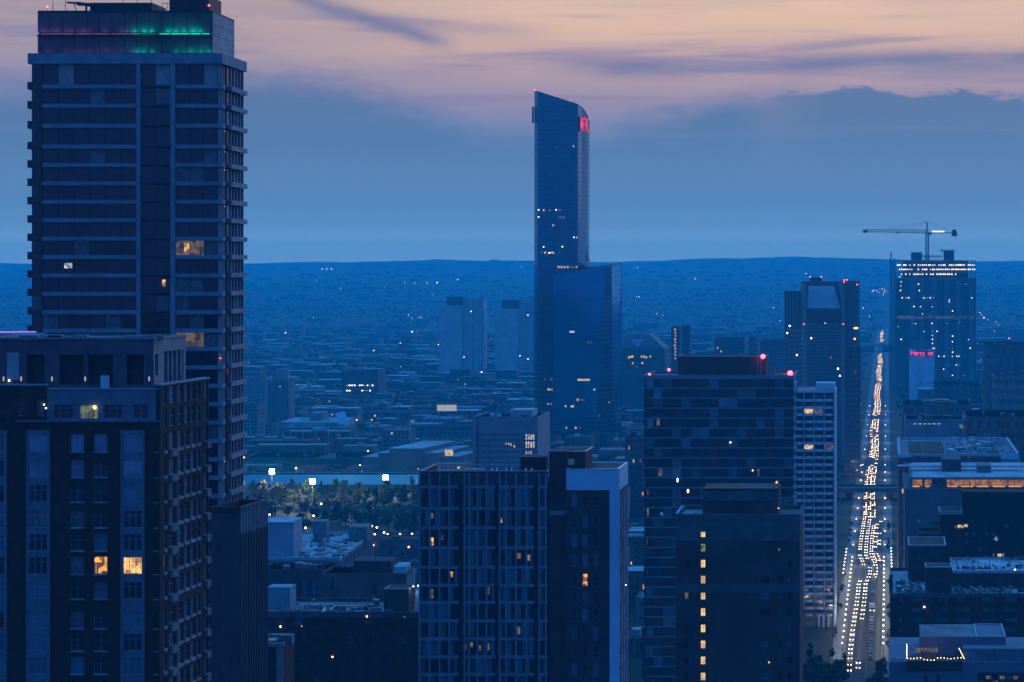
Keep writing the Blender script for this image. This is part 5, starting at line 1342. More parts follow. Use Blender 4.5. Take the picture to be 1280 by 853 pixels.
    m = MB(); m.box(-6, -5.4, .6, 1.1, 0, hz_ + 4); m.box(5.4, 6, .6, 1.1, 0, hz_ + 4); link('post', m.mesh('post', metal_d), parent=hb)
    B = plain('long_low_shed', 'long pale blue shed wall between the park trees and the halls', 'shed', 296, 523, 593.5, 1440, 16, mat('blue_painted_sheeting', (.10, .50, .80), .7, .06, .1), roof_m, 0, 0, par=.3, k=.1)
    B = plain('low_dark_hall', 'long dark hall roof behind the pale shed, left part', 'hall', 305, 457, 572, 1560, 50, mat('dark_hall_wall', (.10, .11, .125), .85, .15, .05), roof_d, 0, 0, k=.1)
    m = MB(); m.hexa([(-8, 0, 0), (6, -8, 0), (7, -6, 0), (-7, 2, 0), (-8, 0, .6), (6, -8, 4.6), (7, -6, 4.6), (-7, 2, .6)])
    o = link('ramp_canopy', m.mesh('ramp', stone_pale), (PX(408, 1540), 1540, PZ(573, 1540)), .1); tag(o, 'slanting pale canopy roof on the dark hall left of the stepped hall', 'canopy')
    B = Bld('curved_arena', 'pale blue arena roof with a row of thin masts in front', 'arena', 349, 430, 1850, 60, k=.1)
    z, u = B.z, B.u
    B.solid('walls', stone_mid, 0, z(535), 0); B.solid('roof', roof_l, z(535), z(528), 1); B.solid('roof_ridge', roof_m, z(528), z(518), 8, u(372), u(410), 8, 50)
    m = MB()
    for i in range(18): m.rod((u(374) + i * 1.5, 14, z(535)), (u(374) + i * 1.5, 14, z(517)), .35, 4)
    link('roof_fins', m.mesh('fins', white_dim), parent=B.o)
    m = MB(); m.hexa([(0, 0, 0), (9, 0, 0), (9, 6, 0), (0, 6, 0), (-3, 6, 9), (5, 6, 11), (5, 8, 11), (-3, 8, 9)]); link('tilted_screen', m.mesh('screen', white_p), (u(423), -4, z(530)), 0, B.o)
    for i, x in enumerate((313, 331, 347, 363, 379, 395, 411, 425)):
        Y = 1700; m = MB(); hh_ = PZ(524, Y); m.rod((0, 0, 0), (0, 0, hh_), .45, 6, r2=.2); m.box(-1.4, 1.4, -.2, .2, hh_ - .4, hh_)
        o = link('flag_mast', m.mesh('mast', metal_l), (PX(x, Y), Y, 0)); tag(o, 'tall thin pale mast before the arena, %s from the left' % ordn(i + 1), 'mast', 'row of masts before the arena')
    B = plain('parking_deck', 'parking deck with two rows of cool white lights, left of the twin towers', 'car park', 427, 472, 464, 2350, 40, conc_dark, roof_l, 0, 0)
    for y in (482, 488.5):
        for i in range(12):
            if random.random() < .75: B.front.box('strip_light', L_cool if random.random() < .4 else spark, B.u(430 + i * 3.2), B.u(431.2 + i * 3.2), B.z(y + .4), B.z(y - .5), 0, .4)
    B = plain('left_pale_block', 'pale apartment block just right of the residential tower, far', 'apartment block', 300, 332, 472, 2000, 24, stone_pale, roof_l, 8, 18, .003)
    B = plain('left_mauve_block', 'mauve apartment block right of the pale one near residential tower', 'apartment block', 333, 361, 476, 1960, 20, mat('mauve_wall', (.21, .19, .22), .85, .1, .1, streak=.3), roof_m, 0, 0)
    B.solid('lift_house', stone_pale, B.z(478), B.z(462), 0, B.u(343), B.u(358), 4, 12); B.front.box('pale_corner', stone_pale, 0, 1.2, 0, B.z(478), 0, .4); B.grid(B.front, 2, B.w, 4, B.z(480), 8, 22, .5, .5, [metal_d, g_dark], lit=.002)
    B = plain('left_low_block', 'low grey block with a box on its roof beside the residential tower', 'apartment block', 296, 322, 505, 1800, 20, stone_mid, roof_l, 6, 10, .01)
    B = Bld('flyover', 'elevated road deck on piers behind the halls', 'flyover', 428, 548, 1990, 14, k=.05)
    B.solid('deck', stone_pale, 11, 13, 0); B.front.box('railing', stone_pale, 0, B.w, 13, 14.2, 0, .3)
    for i in range(9): B.solid('bridge_pier', conc, 0, 11, 0, 2 + i * 11, 4 + i * 11, 3, 10)
    # purple-lit dome roof behind the penthouse, far left
    B = Bld('neon_edged_roof', 'low curved roof with a violet neon line at the left edge', 'building', -30, 41, 300, 10, k=.1)
    z, u = B.z, B.u; mv = mat('mauve_roof_wall', (.22, .19, .26), .8, .1, .3)
    B.solid('walls', mv, 0, z(431), 0)
    m = MB(); 
    for i in range(10):
        a, c = B.w * i / 10, B.w * (i + 1) / 10; f = lambda t: z(431) + (z(418) - z(431)) * (1 - (t / B.w) ** 5 * .4)
        m.hexa([(a, 0, z(431)), (c, 0, z(431)), (c + 1, 10, z(431)), (a + 1, 10, z(431)), (a, 0, f(a)), (c, 0, f(c)), (c + 1, 10, f(c)), (a + 1, 10, f(a))])
    link('curved_roof', m.mesh('curved_roof', mv), parent=B.o)
    m = MB(); m.rod((0, -.2, z(415.4)), (B.w + .5, -.2, z(414.8)), .07); link('neon_line', m.mesh('neon', emit('violet_neon', (.35, .16, 1.0), 1.8)), parent=B.o)
    m = MB()
    for i in range(9): m.rod((i * 1.0, -.2, z(419)), (i * 1.0, -.2, z(415.4)), .03, 4)
    link('neon_bracket', m.mesh('bracket', metal_d), parent=B.o)
left_roofs()
# ================================================================== GROUND, AVENUE, TRAFFIC
def xc(Y): return -9.1 + K * Y
def st(o): o['kind'] = 'structure'; return o
def terrain():
    m = MB(); nx = 120
    ys = [-900, 0, 300, 800, 1500, 2500, 3500, 4500, 5200] + [5200 + 150 * i for i in range(1, 70)]
    ys = [y for y in ys if y <= 14600] + [15600]
    def h(x, y):
        if y <= 5200: return 0
        t = min(1, (y - 5200) / 7600); t = t * t * (3 - 2 * t)
        base = 40 * min(1, (y - 5200) / 2500)
        r = noise.fractal(Vector((x * .00035, y * .0006, 2.0)), 1, 2, 6)
        r2 = noise.fractal(Vector((x * .0022, y * .004, 7.0)), 1, 2, 4)
        px = 640 + x / y * FOC
        far = 178 + (10 if px > 850 else 0) + 7 * math.sin(x * .0011 + 1) + 22 * noise.fractal(Vector((x * .0009, y * .0002, 11.0)), .8, 2, 6)
        return max(0, base + (far - 40) * t + 30 * r * min(1, (y - 5200) / 1500) * (1 - .6 * t) + (5 + 3 * t) * r2)
    for y in ys:
        for i in range(nx + 1):
            x = (i / nx - .5) * 2 * (1500 + max(y, 0) * .62); x = max(-9300, min(9300, x)); m.v.append((x, y, h(x, y)))
    for j in range(len(ys) - 1):
        for i in range(nx):
            a = j * (nx + 1) + i; m.f.append((a, a + 1, a + nx + 2, a + nx + 1)); m.mi.append(0)
    me = m.mesh('ground', earth)
    for p in me.polygons: p.use_smooth = True
    st(link('ground', me))
    return h
TH = terrain()
def strip(name, m_, off0, off1, Y0, Y1, z, thick=0, n=1):
    m = MB()
    for j in range(n):
        a, b = Y0 + (Y1 - Y0) * j / n, Y0 + (Y1 - Y0) * (j + 1) / n
        p = [(xc(a) + off0, a), (xc(a) + off1, a), (xc(b) + off1, b), (xc(b) + off0, b)]
        if thick: m.prism(p, z - thick, z)
        else: m.face([(*q, z) for q in p])
    o = link(name, m.mesh(name, m_)); st(o); return o
strip('road', asph, -7.2, 7.2, 200, 5100, .02)
strip('pavement', pave, -12.2, -7.2, 200, 5100, .16, .16); strip('pavement', pave, 7.2, 12.2, 200, 5100, .16, .16)
strip('cycle_lane', mat('green_lane_paint', (.05, .13, .075), .8, .25, .4), 4.9, 6.4, 740, 1010, .03)
paint = mat('road_paint', (.5, .5, .47), .7, .2, 1)
for Y in (1052, 1330, 1700, 2200):
    m = MB(); m.face([(xc(Y) - 90, Y, .015), (xc(Y) + 90, Y, .015), (xc(Y) + 93, Y + 14, .015), (xc(Y) - 87, Y + 14, .015)]); st(link('road', m.mesh('cross_road', asph)))
m = MB()
Y = 700.
while Y < 1600:
    for o_ in (-3.9, -1.3, 1.4):
        m.face([(xc(Y) + o_ - .1, Y, .034), (xc(Y) + o_ + .1, Y, .034), (xc(Y + 3) + o_ + .1, Y + 3, .034), (xc(Y + 3) + o_ - .1, Y + 3, .034)])
    Y += 7
for Y in (1040, 1046, 1072, 745):
    for i in range(11): x = xc(Y) - 6.8 + i * 1.28; m.face([(x, Y, .035), (x + .6, Y, .035), (x + .9, Y + 4, .035), (x + .3, Y + 4, .035)])
st(link('road_markings', m.mesh('road_markings', paint)))

# cars
head = emit('headlight_glow', (1.0, .62, .28), 17); head_w = emit('headlight_white', (1.0, .80, .52), 20); tail = emit('taillight_glow', (1.0, .05, .03), 8)
def carmesh(paintm):
    m = MB()
    m.hexa([(-.9, 0, .3), (.9, 0, .3), (.9, 4.4, .3), (-.9, 4.4, .3), (-.86, .1, .85), (.86, .1, .85), (.88, 4.35, .95), (-.88, 4.35, .95)], paintm)
    m.hexa([(-.82, 1.0, .88), (.82, 1.0, .88), (.82, 3.9, .93), (-.82, 3.9, .93), (-.66, 1.7, 1.42), (.66, 1.7, 1.42), (.68, 3.3, 1.42), (-.68, 3.3, 1.42)], g_dark)
    m.box(-.64, .64, 1.75, 3.25, 1.42, 1.46, paintm)
    for sx in (-.86, .72):
        for y in (.8, 3.5): m.rod((sx, y, .34), (sx + .14, y, .34), .34, 8, g_tyre)
    return m.mesh('car_body')
g_tyre = mat('tyre_rubber', (.02, .02, .02), .9)
cps = [mat('car_paint_' + n, c, .3, .05, .3, .2, .5) for n, c in (('white', (.6, .6, .6)), ('silver', (.35, .36, .38)), ('black', (.02, .02, .022)), ('grey', (.13, .135, .14)), ('blue', (.05, .09, .17)), ('red', (.25, .03, .03)))]
cnames = ['white', 'silver', 'black', 'grey', 'blue', 'red']
cms = [carmesh(p) for p in cps]
m = MB(); m.box(-.15, .15, -.06, .0, -.10, .10); hme = {0: m.mesh('headlight', head), 1: m.mesh('headlight', head_w)}
m = MB(); m.box(-.2, .2, -.04, .0, -.1, .1); tme = m.mesh('taillight', tail)
rc = random.Random(21)
ncar = 0; NC = {}
zones = ((760, 'by the bottom trees'), (850, 'lower stretch'), (960, 'below crossing'), (1080, 'at crossing'), (1300, 'above crossing'), (1700, 'beyond the bridge'))
def zone(Y):
    z_ = zones[0][1]
    for a, t in zones:
        if Y >= a: z_ = t
    return z_
def car(off, Y, lit=True, facing=True, where='', lane='', parked=False):
    global ncar
    NC[(off, parked)] = NC.get((off, parked), 0) + 1; nth = ordn(NC[(off, parked)])
    c = rc.randrange(6); o = bpy.data.objects.new('parked_car' if parked else 'car', None); COL.objects.link(o)
    a = -math.atan(K)
    o.location = (xc(Y) + off + (0 if parked else bend(Y)), Y, .03); o.rotation_euler = (0, 0, a if facing else a + math.pi)
    if parked: tag(o, '%s unlit parked car, %s from the bottom of the middle row on the avenue' % (cnames[c], nth), 'car', 'cars parked in the middle of the avenue')
    else: tag(o, '%s car with lit headlights, %s from the bottom in the avenue\'s %s lane' % (cnames[c], nth, lane), 'car', 'cars with lit headlights on the avenue')
    link('body', cms[c], parent=o)
    if lit:
        w_ = rc.randrange(2)
        if facing:
            for s_ in (-.58, .58): link('headlight', hme[w_], (s_, -.02, .62), 0, o)
        else:
            for s_ in (-.66, .66): link('taillight', tme, (s_, 4.46, .75), math.pi, o)
    ncar += 1
lanes = ((-4.4, 'left'), (-1.2, 'second'), (1.6, 'third'))
def bend(Y): t = min(1, max(0, (Y - 985) / 95)); return 2.2 * math.sin(t * math.pi) * (1 if Y < 1080 else 0) + .5 * math.sin(Y * .021)
for off, ln in lanes:
    Y = (770 if off < .4 else 1000) + rc.random() * 9
    while Y < 1240:
        if noise.noise(Vector((Y * .02, off, 3.3))) > -.28: car(off, Y, lane=ln)
        Y += rc.uniform(9.0, 12.5)
Y = 800.
while Y < 1030:
    if not 905 < Y < 918: car(2.9, Y, False, rc.random() < .5, parked=True)
    Y += 7.4
for off, ln in ((3.4, 'fourth'), (5.4, 'right')):
    Y = 1062
    while Y < 1240:
        car(off + .2, Y, rc.random() < .9, lane=ln); Y += rc.uniform(6.8, 9) if Y < 1085 else rc.uniform(14, 40)
# the rest of the queue, farther than single cars can be told apart
m = MB(); Y = 1248.
while Y < 5000:
    for off in (-4.2, -1.6, 1.0):
        if noise.noise(Vector((Y * .006, 1.0, 9.9))) * 1.3 + rc.uniform(-.25, .25) < -.22: continue
        if (1330 < Y < 1345) or (3620 < Y < 4200) or rc.random() < (.3 if Y < 2400 else .45): continue
        if off > 2 and 1500 < Y < 1750 and rc.random() < .7: continue
        y = Y + rc.uniform(-2, 2); x = xc(y) + off + rc.uniform(-.2, .2) + .8 * math.sin(y * .012)
        m.box(x - .9, x + .9, y, y + 4.3, .3, .9, cps[rc.randrange(6)]); m.box(x - .7, x + .7, y + 1.2, y + 3.6, .9, 1.42, g_dark)
        hm = (head if rc.random() < .6 else head_w) if rc.random() > .03 else tail
        for s_ in (-.6, .6): m.box(x + s_ - .18, x + s_ + .18, y - .06, y - .005, .50, .74, hm)
    Y += 6.6
tag(link('far_traffic', m.mesh('far_traffic')), 'long queue of far cars with lit headlights filling the avenue', 'traffic', kind='stuff')
# box van across the lanes
o = bpy.data.objects.new('delivery_van', None); COL.objects.link(o); o.location = (xc(905) + 2.9, 905, .03); o.rotation_euler = (0, 0, -.17)
tag(o, 'white box van among the parked cars in the middle of the avenue', 'van')
m = MB(); m.box(-1.2, 1.2, 2, 8, .6, 3.1, cps[0]); m.box(-1.1, 1.1, 0, 1.9, .5, 2.2, cps[0]); m.box(-1, 1, -.03, .3, 1.3, 2.0, g_dark)
for sx in (-1.15, .95):
    for y in (1.2, 6.4): m.rod((sx, y, .42), (sx + .2, y, .42), .42, 8, g_tyre)
link('body', m.mesh('van_body'), parent=o)
for s_ in (-.9, .9): link('headlight', bpy.data.meshes['headlight'], (s_, -.05, .9), 0, o)

# street lamps
bulbm = emit('street_lamp_globe', (1.0, .88, .60), 7)
m = MB(); m.rod((0, 0, 0), (0, 0, 5.2), .12, 6, r2=.07); m.rod((0, 0, 0), (0, 0, .8), .2, 6); m.rod((-.55, 0, 5.1), (.55, 0, 5.1), .05, 4); pole_me = m.mesh('pole', metal_d)
m = MB(); m.ball((0, 0, 5.5), .27, None, 8); globe_me = m.mesh('globe', bulbm)
nl = 0
def lamp(off, Y, side, power=1300, energy_every=1, label=None):
    global nl
    o = bpy.data.objects.new('street_lamp', None); COL.objects.link(o); o.location = (xc(Y) + off, Y, .16)
    NC[side] = NC.get(side, 0) + 1
    tag(o, label or 'globe street lamp, %s from the bottom on the %s pavement of the avenue' % (ordn(NC[side]), side), 'street lamp', 'globe lamps along the avenue')
    link('pole', pole_me, parent=o); link('globe', globe_me, parent=o)
    if nl % energy_every == 0:
        l = bpy.data.lights.new('lamp_light', 'POINT'); l.energy = power * energy_every; l.color = (1.0, .86, .58); l.shadow_soft_size = .4
        link('lamp_light', l, (0, 0, 5.0), 0, o)
        globe_shadow(o)
    nl += 1
def globe_shadow(o): pass
Y = 800.
while Y < 1040: lamp(-7.9, Y, 'left'); lamp(7.9, Y, 'right'); Y += 13.2
for i in range(8): lamp(-11.4, 985 + i * 12, 'outer left', 500)
for i in range(7): lamp(11.6, 1005 + i * 11, 'outer right', 500)
Y = 1085.
while Y < 2300: lamp(-8.2, Y, 'left', 1700); lamp(8.2, Y, 'right', 1700); Y += 55 if Y < 1500 else 130
# footbridge / dark road deck over the avenue
for Y, z0, lab in ((1338, 5.5, 'dark bridge deck crossing over the lit avenue, nearer one'), (3700, 9, 'far dark deck crossing over the lit avenue')):
    o = bpy.data.objects.new('bridge', None); COL.objects.link(o); o.location = (xc(Y), Y, 0); tag(o, lab, 'bridge')
    m = MB(); dd = 22 if Y < 2000 else 60; m.box(-26, 26, 0, dd, z0, z0 + 1.6); link('deck', m.mesh('deck', conc_dark), parent=o)
    m = MB(); m.box(-26, 26, -.2, 0, z0 + 1.6, z0 + 2.7); m.box(-26, 26, dd, dd + .2, z0 + 1.6, z0 + 2.7); link('railing', m.mesh('railing', metal_d), parent=o)
    m = MB()
    m.box(-.8, .8, 3, dd - 3, 0, z0); pm_ = m.mesh('pier', conc_dark)
    for x in (-22, -13, 13, 22): link('pier', pm_, (x, 0, 0), 0, o)

# ================================================================== TREES AND PARK
def crown(rnd, w_, h, n, leaf, pointed=False):
    m = MB(); lobes = []
    for i in range(9):
        t = rnd.uniform(.1, 1); rr = (1 - t * .75) if pointed else math.sin(math.pi * (.18 + .72 * t))
        a = rnd.uniform(0, 6.28); q = rnd.uniform(0, .55) * w_ * rr
        lobes.append((q * math.cos(a), q * math.sin(a), h * (.22 + .72 * t), w_ * rnd.uniform(.26, .46) * (rr if pointed else max(.45, rr))))
    for i in range(n):
        cx, cy, cz, r = rnd.choice(lobes)
        d = Vector((rnd.gauss(0, 1), rnd.gauss(0, 1), rnd.gauss(0, 1))).normalized() * r * rnd.uniform(.65, 1.08)
        c = Vector((cx, cy, cz)) + Vector((d.x, d.y, d.z * .8))
        nrm = (d.normalized() + Vector((rnd.uniform(-.7, .7), rnd.uniform(-.7, .7), rnd.uniform(-.2, .9)))).normalized()
        a = nrm.orthogonal().normalized(); b = nrm.cross(a); s = leaf * rnd.uniform(.6, 1.3)
        k = len(m.v); m.v += [tuple(c + a * s), tuple(c + b * s * .8 + nrm * s * .2), tuple(c - a * s), tuple(c - b * s * .8 + nrm * s * .2)]; m.f.append((k, k + 1, k + 2, k + 3)); m.mi.append(0)
    return m
rt = random.Random(4)
crowns = []
for i in range(7):
    cm = crown(rt, 5.2 + rt.uniform(-.6, 1.2), 11 + rt.uniform(-2, 3), 620, .52, pointed=i in (2, 5))
    crowns.append((cm.mesh('crown', leaf_m), cm.mesh('crown', leaf_d)))
trunks = []
for i in range(3):
    m = MB(); m.rod((0, 0, 0), (0, 0, 4.5), .32, 6, r2=.2)
    for j in range(5):
        a = j * 1.26 + i; m.rod((0, 0, 3.4 + .3 * j), (1.7 * math.cos(a), 1.7 * math.sin(a), 6.4 + .4 * j), .13, 4, r2=.05)
    trunks.append(m.mesh('trunk', bark))
def tree(x, y, s, dark, label, group=None, z=0):
    o = bpy.data.objects.new('tree', None); COL.objects.link(o); o.location = (x, y, z); o.rotation_euler = (0, 0, rt.uniform(0, 6.28)); o.scale = (s, s, s * rt.uniform(.9, 1.12))
    tag(o, label, 'tree', group)
    link('trunk', rt.choice(trunks), parent=o); link('crown', rt.choice(crowns)[1 if dark else 0], parent=o)
PARK = (PX(290, 1330), PX(528, 1330), 1150, 1425)
m = MB(); m.face([(PX(280, 1150) - 60, 1120, .02), (PX(535, 1150) + 20, 1120, .02), (PX(535, 1430) + 20, 1432, .02), (PX(280, 1430) - 60, 1432, .02)]); st(link('park_lawn', m.mesh('park_lawn', lawn)))
OCC.append((-260, -40, 1100, 1440))
for y in range(7):
    Y = 1185 + y * 30
    for i in range(15):
        px = 298 + i * 16 + (10 if y % 2 else 0) + rt.uniform(-7, 7)
        Yr = Y + rt.uniform(-10, 10)
        # keep gaps for the lit clearing at the left
        if y < 2 and 330 < px < 372: continue
        zn = 'left end' if px < 370 else ('middle' if px < 450 else 'right end')
        tree(PX(px, Yr), Yr, rt.uniform(.95, 1.4) * (1.0 if y < 6 else .62), y % 3 == 0 or rt.random() < .4,
             'park tree, %s from the left in the %s row of the grove below the floodlights' % (ordn(i + 1), ['front', 'second', 'third', 'fourth', 'fifth', 'sixth', 'seventh', 'rear'][y]), 'trees in the floodlit park')
for px, Y, s in ((534, 1190, 1.1), (515, 1150, .9), (470, 1160, .8), (497, 1168, .9)): tree(PX(px, Y) , Y, s, True, 'dark round tree at the near edge of the park by the grid slab', 'trees at near edge of park') if px < 0 else tree(PX(px, Y), Y, s, True, 'dark round tree at the near park edge, beside the %s' % {534: 'grid slab', 515: 'orange lamps', 470: 'pale flat roof', 497: 'park road bend'}[px], 'trees at near edge of park')
for px, py, Y, nm in ((340, 589.5, 1330, 'leftmost'), (390.5, 602, 1270, 'middle'), (482, 597, 1390, 'rightmost')):
    o = bpy.data.objects.new('floodlight', None); COL.objects.link(o); o.location = (PX(px, Y), Y, 0); hz_ = PZ(py, Y)
    tag(o, '%s of the three tall floodlight masts blazing white over the park' % nm, 'floodlight')
    m = MB(); m.rod((0, 0, 0), (0, 0, hz_ - .8), .28, 6, r2=.16); m.box(-1.7, 1.7, -.12, .12, hz_ - 1.0, hz_ - .7); m.box(-1.4, 1.4, -.12, .12, hz_ + .5, hz_ + .8); link('mast', m.mesh('mast', metal_d), parent=o)
    fl = emit('floodlight_glow', (1.0, .96, .86), 30)
    for i in range(3):
        for j in range(3):
            m = MB(); m.rod((0, -.3, 0), (0, 0, 0), .55, 10, r2=.3); link('lamp_head', m.mesh('lamp_head', fl), (-1.15 + i * 1.15, -.2, hz_ - 1.1 + j * 1.1), 0, o)
    l = bpy.data.lights.new('flood', 'POINT'); l.energy = 60000; l.color = (1, .97, .82); l.shadow_soft_size = 1.0; link('flood', l, (0, -5, hz_ - .5), 0, o)
# lit kiosk and orange lamps by the park road
o = bpy.data.objects.new('park_kiosk', None); COL.objects.link(o); o.location = (PX(352, 1180), 1180, 0); tag(o, 'small lit cream pavilion under the trees at left of the park', 'pavilion')
m = MB(); m.box(0, 8, 0, 6, 0, 4); link('walls', m.mesh('walls', stone_pale), parent=o)
m = MB(); m.box(-.5, 8.5, -.8, 6.5, 4, 4.4); link('roof', m.mesh('roof', roof_d), parent=o)
for i in range(3): m = MB(); m.box(0, 2.2, -.08, 0, .6, 3.6); link('lit_window', m.mesh('lit_window', L_cream), (.4 + i * 2.5, 0, 0), 0, o)
for px, py, mm, nm in ((465, 658, spark_o, 'orange'), (468.5, 668, spark_o, 'orange'), (484.5, 668, spark_o, 'orange'), (500, 668, spark_o, 'orange'), (515, 667.5, spark_o, 'orange'), (466.5, 681.5, spark_o, 'orange'), (511, 684, spark_o, 'orange'), (471, 659.5, spark, 'white'), (480, 666, spark, 'white'),
                       (518, 674, spark, 'white'), (405, 615.5, spark, 'white'), (401.5, 630, spark, 'white'), (392, 645, spark, 'white'), (337, 643.5, spark, 'white'), (382, 660, spark, 'white'), (481, 649.5, spark, 'white'),
                       (446, 525, spark_o, 'orange'), (460, 564, spark_o, 'orange'), (450, 582, spark, 'white'), (368, 540, spark, 'white'), (344, 521, spark, 'white'), (437, 520.5, spark, 'white'), (437, 528.5, spark_o, 'orange'), (305, 572, spark_o, 'warm'), (356, 553, spark, 'white'), (370, 585.5, spark, 'white')):
    h_ = 7.0 if py > 600 else 9.0
    Y = (EYE - h_) * FOC / (py - HROW)
    if 600 < py < 630: Y = 1410; 
    o = bpy.data.objects.new('street_lamp', None); COL.objects.link(o); o.location = (PX(px, Y), Y, 0); hh_ = PZ(py, Y)
    NP = globals().setdefault('NPK', {}); kk = (nm, py > 600); NP[kk] = NP.get(kk, 0) + 1
    tag(o, 'small %s lamp on a thin post, %s one %s' % (nm, ordn(NP[kk]), 'by the park road' if py > 600 else 'in the dark blocks behind the park'), 'street lamp', 'small lamps about the park')
    m = MB(); m.rod((0, 0, 0), (0, 0, hh_ - .4), .1, 4); link('pole', m.mesh('pole', metal_d), parent=o); m = MB(); m.ball((0, 0, hh_), .5 if py > 600 else .55, mm); link('lamp_head', m.mesh('lamp_head'), parent=o)
    if py > 640:
        l = bpy.data.lights.new('lamp_light', 'POINT'); l.energy = 350; l.color = (1, .6, .3) if nm == 'orange' else (1, .9, .7); link('lamp_light', l, (0, 0, hh_ - .8), 0, o)
m = MB(); m.face([(PX(440, 1130), 1095, .03), (PX(545, 1130), 1095, .03), (PX(545, 1130), 1122, .03), (PX(440, 1130), 1122, .03)]); st(link('road', m.mesh('park_road', asph)))
# trees at the foot of the avenue
for q_, (px, Y, s) in enumerate(((1003, 742, .9), (1012, 760, 1.0), (1024, 748, 1.1), (1035, 735, 1.1), (1046, 752, .95), (1052, 735, .9), (1058, 722, .85), (1018, 722, 1.), (1040, 715, 1.), (1056, 770, .6), (1098, 738, .9), (1104, 752, .8), (1093, 722, .9), (1108, 735, .7), (1100, 715, .9))):
    tree(PX(px, Y), Y, s, True, 'dark leafy tree at the bottom, %s side of the avenue, %s one in that clump' % ('left' if px < 1080 else 'right', ordn(q_ + 1 if px < 1080 else q_ - 9)), 'trees at the foot of the avenue')
for i in range(18):
    Y = 790 + i * 24; 
    for sd, nm in ((-10.8, 'left'), (10.6, 'right')):
        if rt.random() < .45: NC[nm + 't'] = NC.get(nm + 't', 0) + 1; tree(xc(Y) + sd, Y + 3, rt.uniform(.28, .42), True, 'small street tree, %s from the bottom on the %s pavement of the avenue' % (ordn(NC[nm + 't']), nm), 'small trees along the avenue')

# ================================================================== THE TOWN
OCC.append((-1e4, -1e4 + 1, 0, 1))
def occupied(x0, x1, y0, y1):
    # avenue
    if x1 > min(xc(y0), xc(y1)) - 16 and x0 < max(xc(y0), xc(y1)) + 16: return True
    for a, b, c, d in OCC:
        if x1 > a - 3 and x0 < b + 3 and y1 > c - 4 and y0 < d + 4: return True
    return False
rf = random.Random(77)
wallp = [conc_dark, stone_mid, brick_grey, mat('dull_brick', (.12, .08, .07), .9, .2, .2), mat('dull_render', (.20, .20, .21), .9, .2, .2), conc_dark]
wname = ['dark concrete', 'grey stone', 'brown', 'dull brick', 'pale rendered', 'charcoal']
roofp = [roof_d, roof_d, roof_m, roof_d, roof_m, roof_l]
rname = ['dark', 'black', 'grey', 'dark', 'grey', 'pale']
cells = []
Y = 560.
while Y < 4700:
    step = 34 if Y < 2400 else 46
    x = -.29 * Y - 40
    while x < .29 * Y + 40:
        cells.append((x + rf.uniform(0, 8), Y + rf.uniform(0, 8), step)); x += step
    Y += step * 1.15
count = 0
mass = MB(); lights = MB()
for x, y, step in cells:
    if rf.random() < (.16 if y < 1700 else .42): continue
    big = 2.0 if y > 1500 and rf.random() < .12 else 1
    w_, d = step * rf.uniform(.45, .86) * big, step * rf.uniform(.4, .8)
    px = 640 + x / y * FOC
    if not -60 < px < 1340: continue
    if occupied(x - 1, x + w_ + d * K, y, y + d): continue
    hgt = rf.uniform(5, 12) if px < 660 else rf.uniform(6, 19)
    if rf.random() < .06: hgt *= 1.7
    if 1130 < px and y < 1000: hgt = rf.uniform(5, 9)
    if y < 1500 and px < 540: hgt = min(hgt, 9)
    i = rf.randrange(6); j = rf.randrange(6)
    if count < 285 and y < 2500 and (y < 1250 or rf.random() < .42):
        count += 1
        sd = 'left of the park' if px < 300 else ('beyond the park' if px < 600 else ('under the skyscraper' if px < 800 else ('left of the avenue' if x < xc(y) else 'right of the avenue')))
        kk = (i, j, sd); NC[kk] = NC.get(kk, 0) + 1
        B = Bld('low_building', 'low %s building, %s flat roof, %s, %s nearest of its kind' % (wname[i], rname[j], sd, ordn(NC[kk])), 'building', 0, 0, y, d, group='low buildings filling the town', X=(x, x + w_))
        OCC.pop()
        B.solid('walls', wallp[i], 0, hgt, 0)
        B.solid('roof', roofp[j], hgt, hgt + .15, .4); B.ring('parapet', wallp[i], hgt, hgt + .8, .4, .0)
        if rf.random() < .55: a = rf.uniform(.1, .6) * w_; B.solid('roof_box', rf.choice([metal_m, conc_dark, roof_l, stone_mid]), hgt + .1, hgt + rf.uniform(1.4, 3), 0, a, a + w_ * .2, d * .3, d * .6)
        B.grid(B.front, .8, B.w - .8, .8, hgt - .5, max(2, int(w_ / 3.2)), max(1, int(hgt / 3.3)), .5, .5, lit=.035, litm=[L_cream, L_dim, L_dim, L_warm])
    else:
        p = [(x, y), (x + w_, y), (x + w_ + d * K, y + d), (x + d * K, y + d)]
        mass.prism(p, 0, hgt, wallp[i]); mass.prism([(a, b) for a, b in p], hgt + .02, hgt + .3, roofp[j])
        if rf.random() < .5: a = x + w_ * rf.uniform(.2, .6); mass.box(a, a + w_ * .2, y + d * .3, y + d * .6, hgt + .3, hgt + rf.uniform(1.5, 3.2), rf.choice([metal_m, conc_dark, roof_l]))
        nw = int(w_ / 5)
        for q in range(nw):
            for zz in range(int(hgt / 4)):
                if rf.random() < .5: mass.box(x + 1 + q * 5, x + 3.4 + q * 5, y - .1, y, 1 + zz * 4, 2.8 + zz * 4, g_dark)
                elif rf.random() < .02: mass.box(x + 1 + q * 5, x + 2.4 + q * 5, y - .15, y, 1 + zz * 4, 2.4 + zz * 4, L_cream)
    if rf.random() < (.10 if noise.noise(Vector((x * .004, y * .004, 5))) > 0 else .03):
        s = .30 + y * .00016; lights.ball((x - 2, y - 2, rf.uniform(6, 10)), s, rf.choice([spark_o, spark, spark, L_cream, L_cool]), 5)
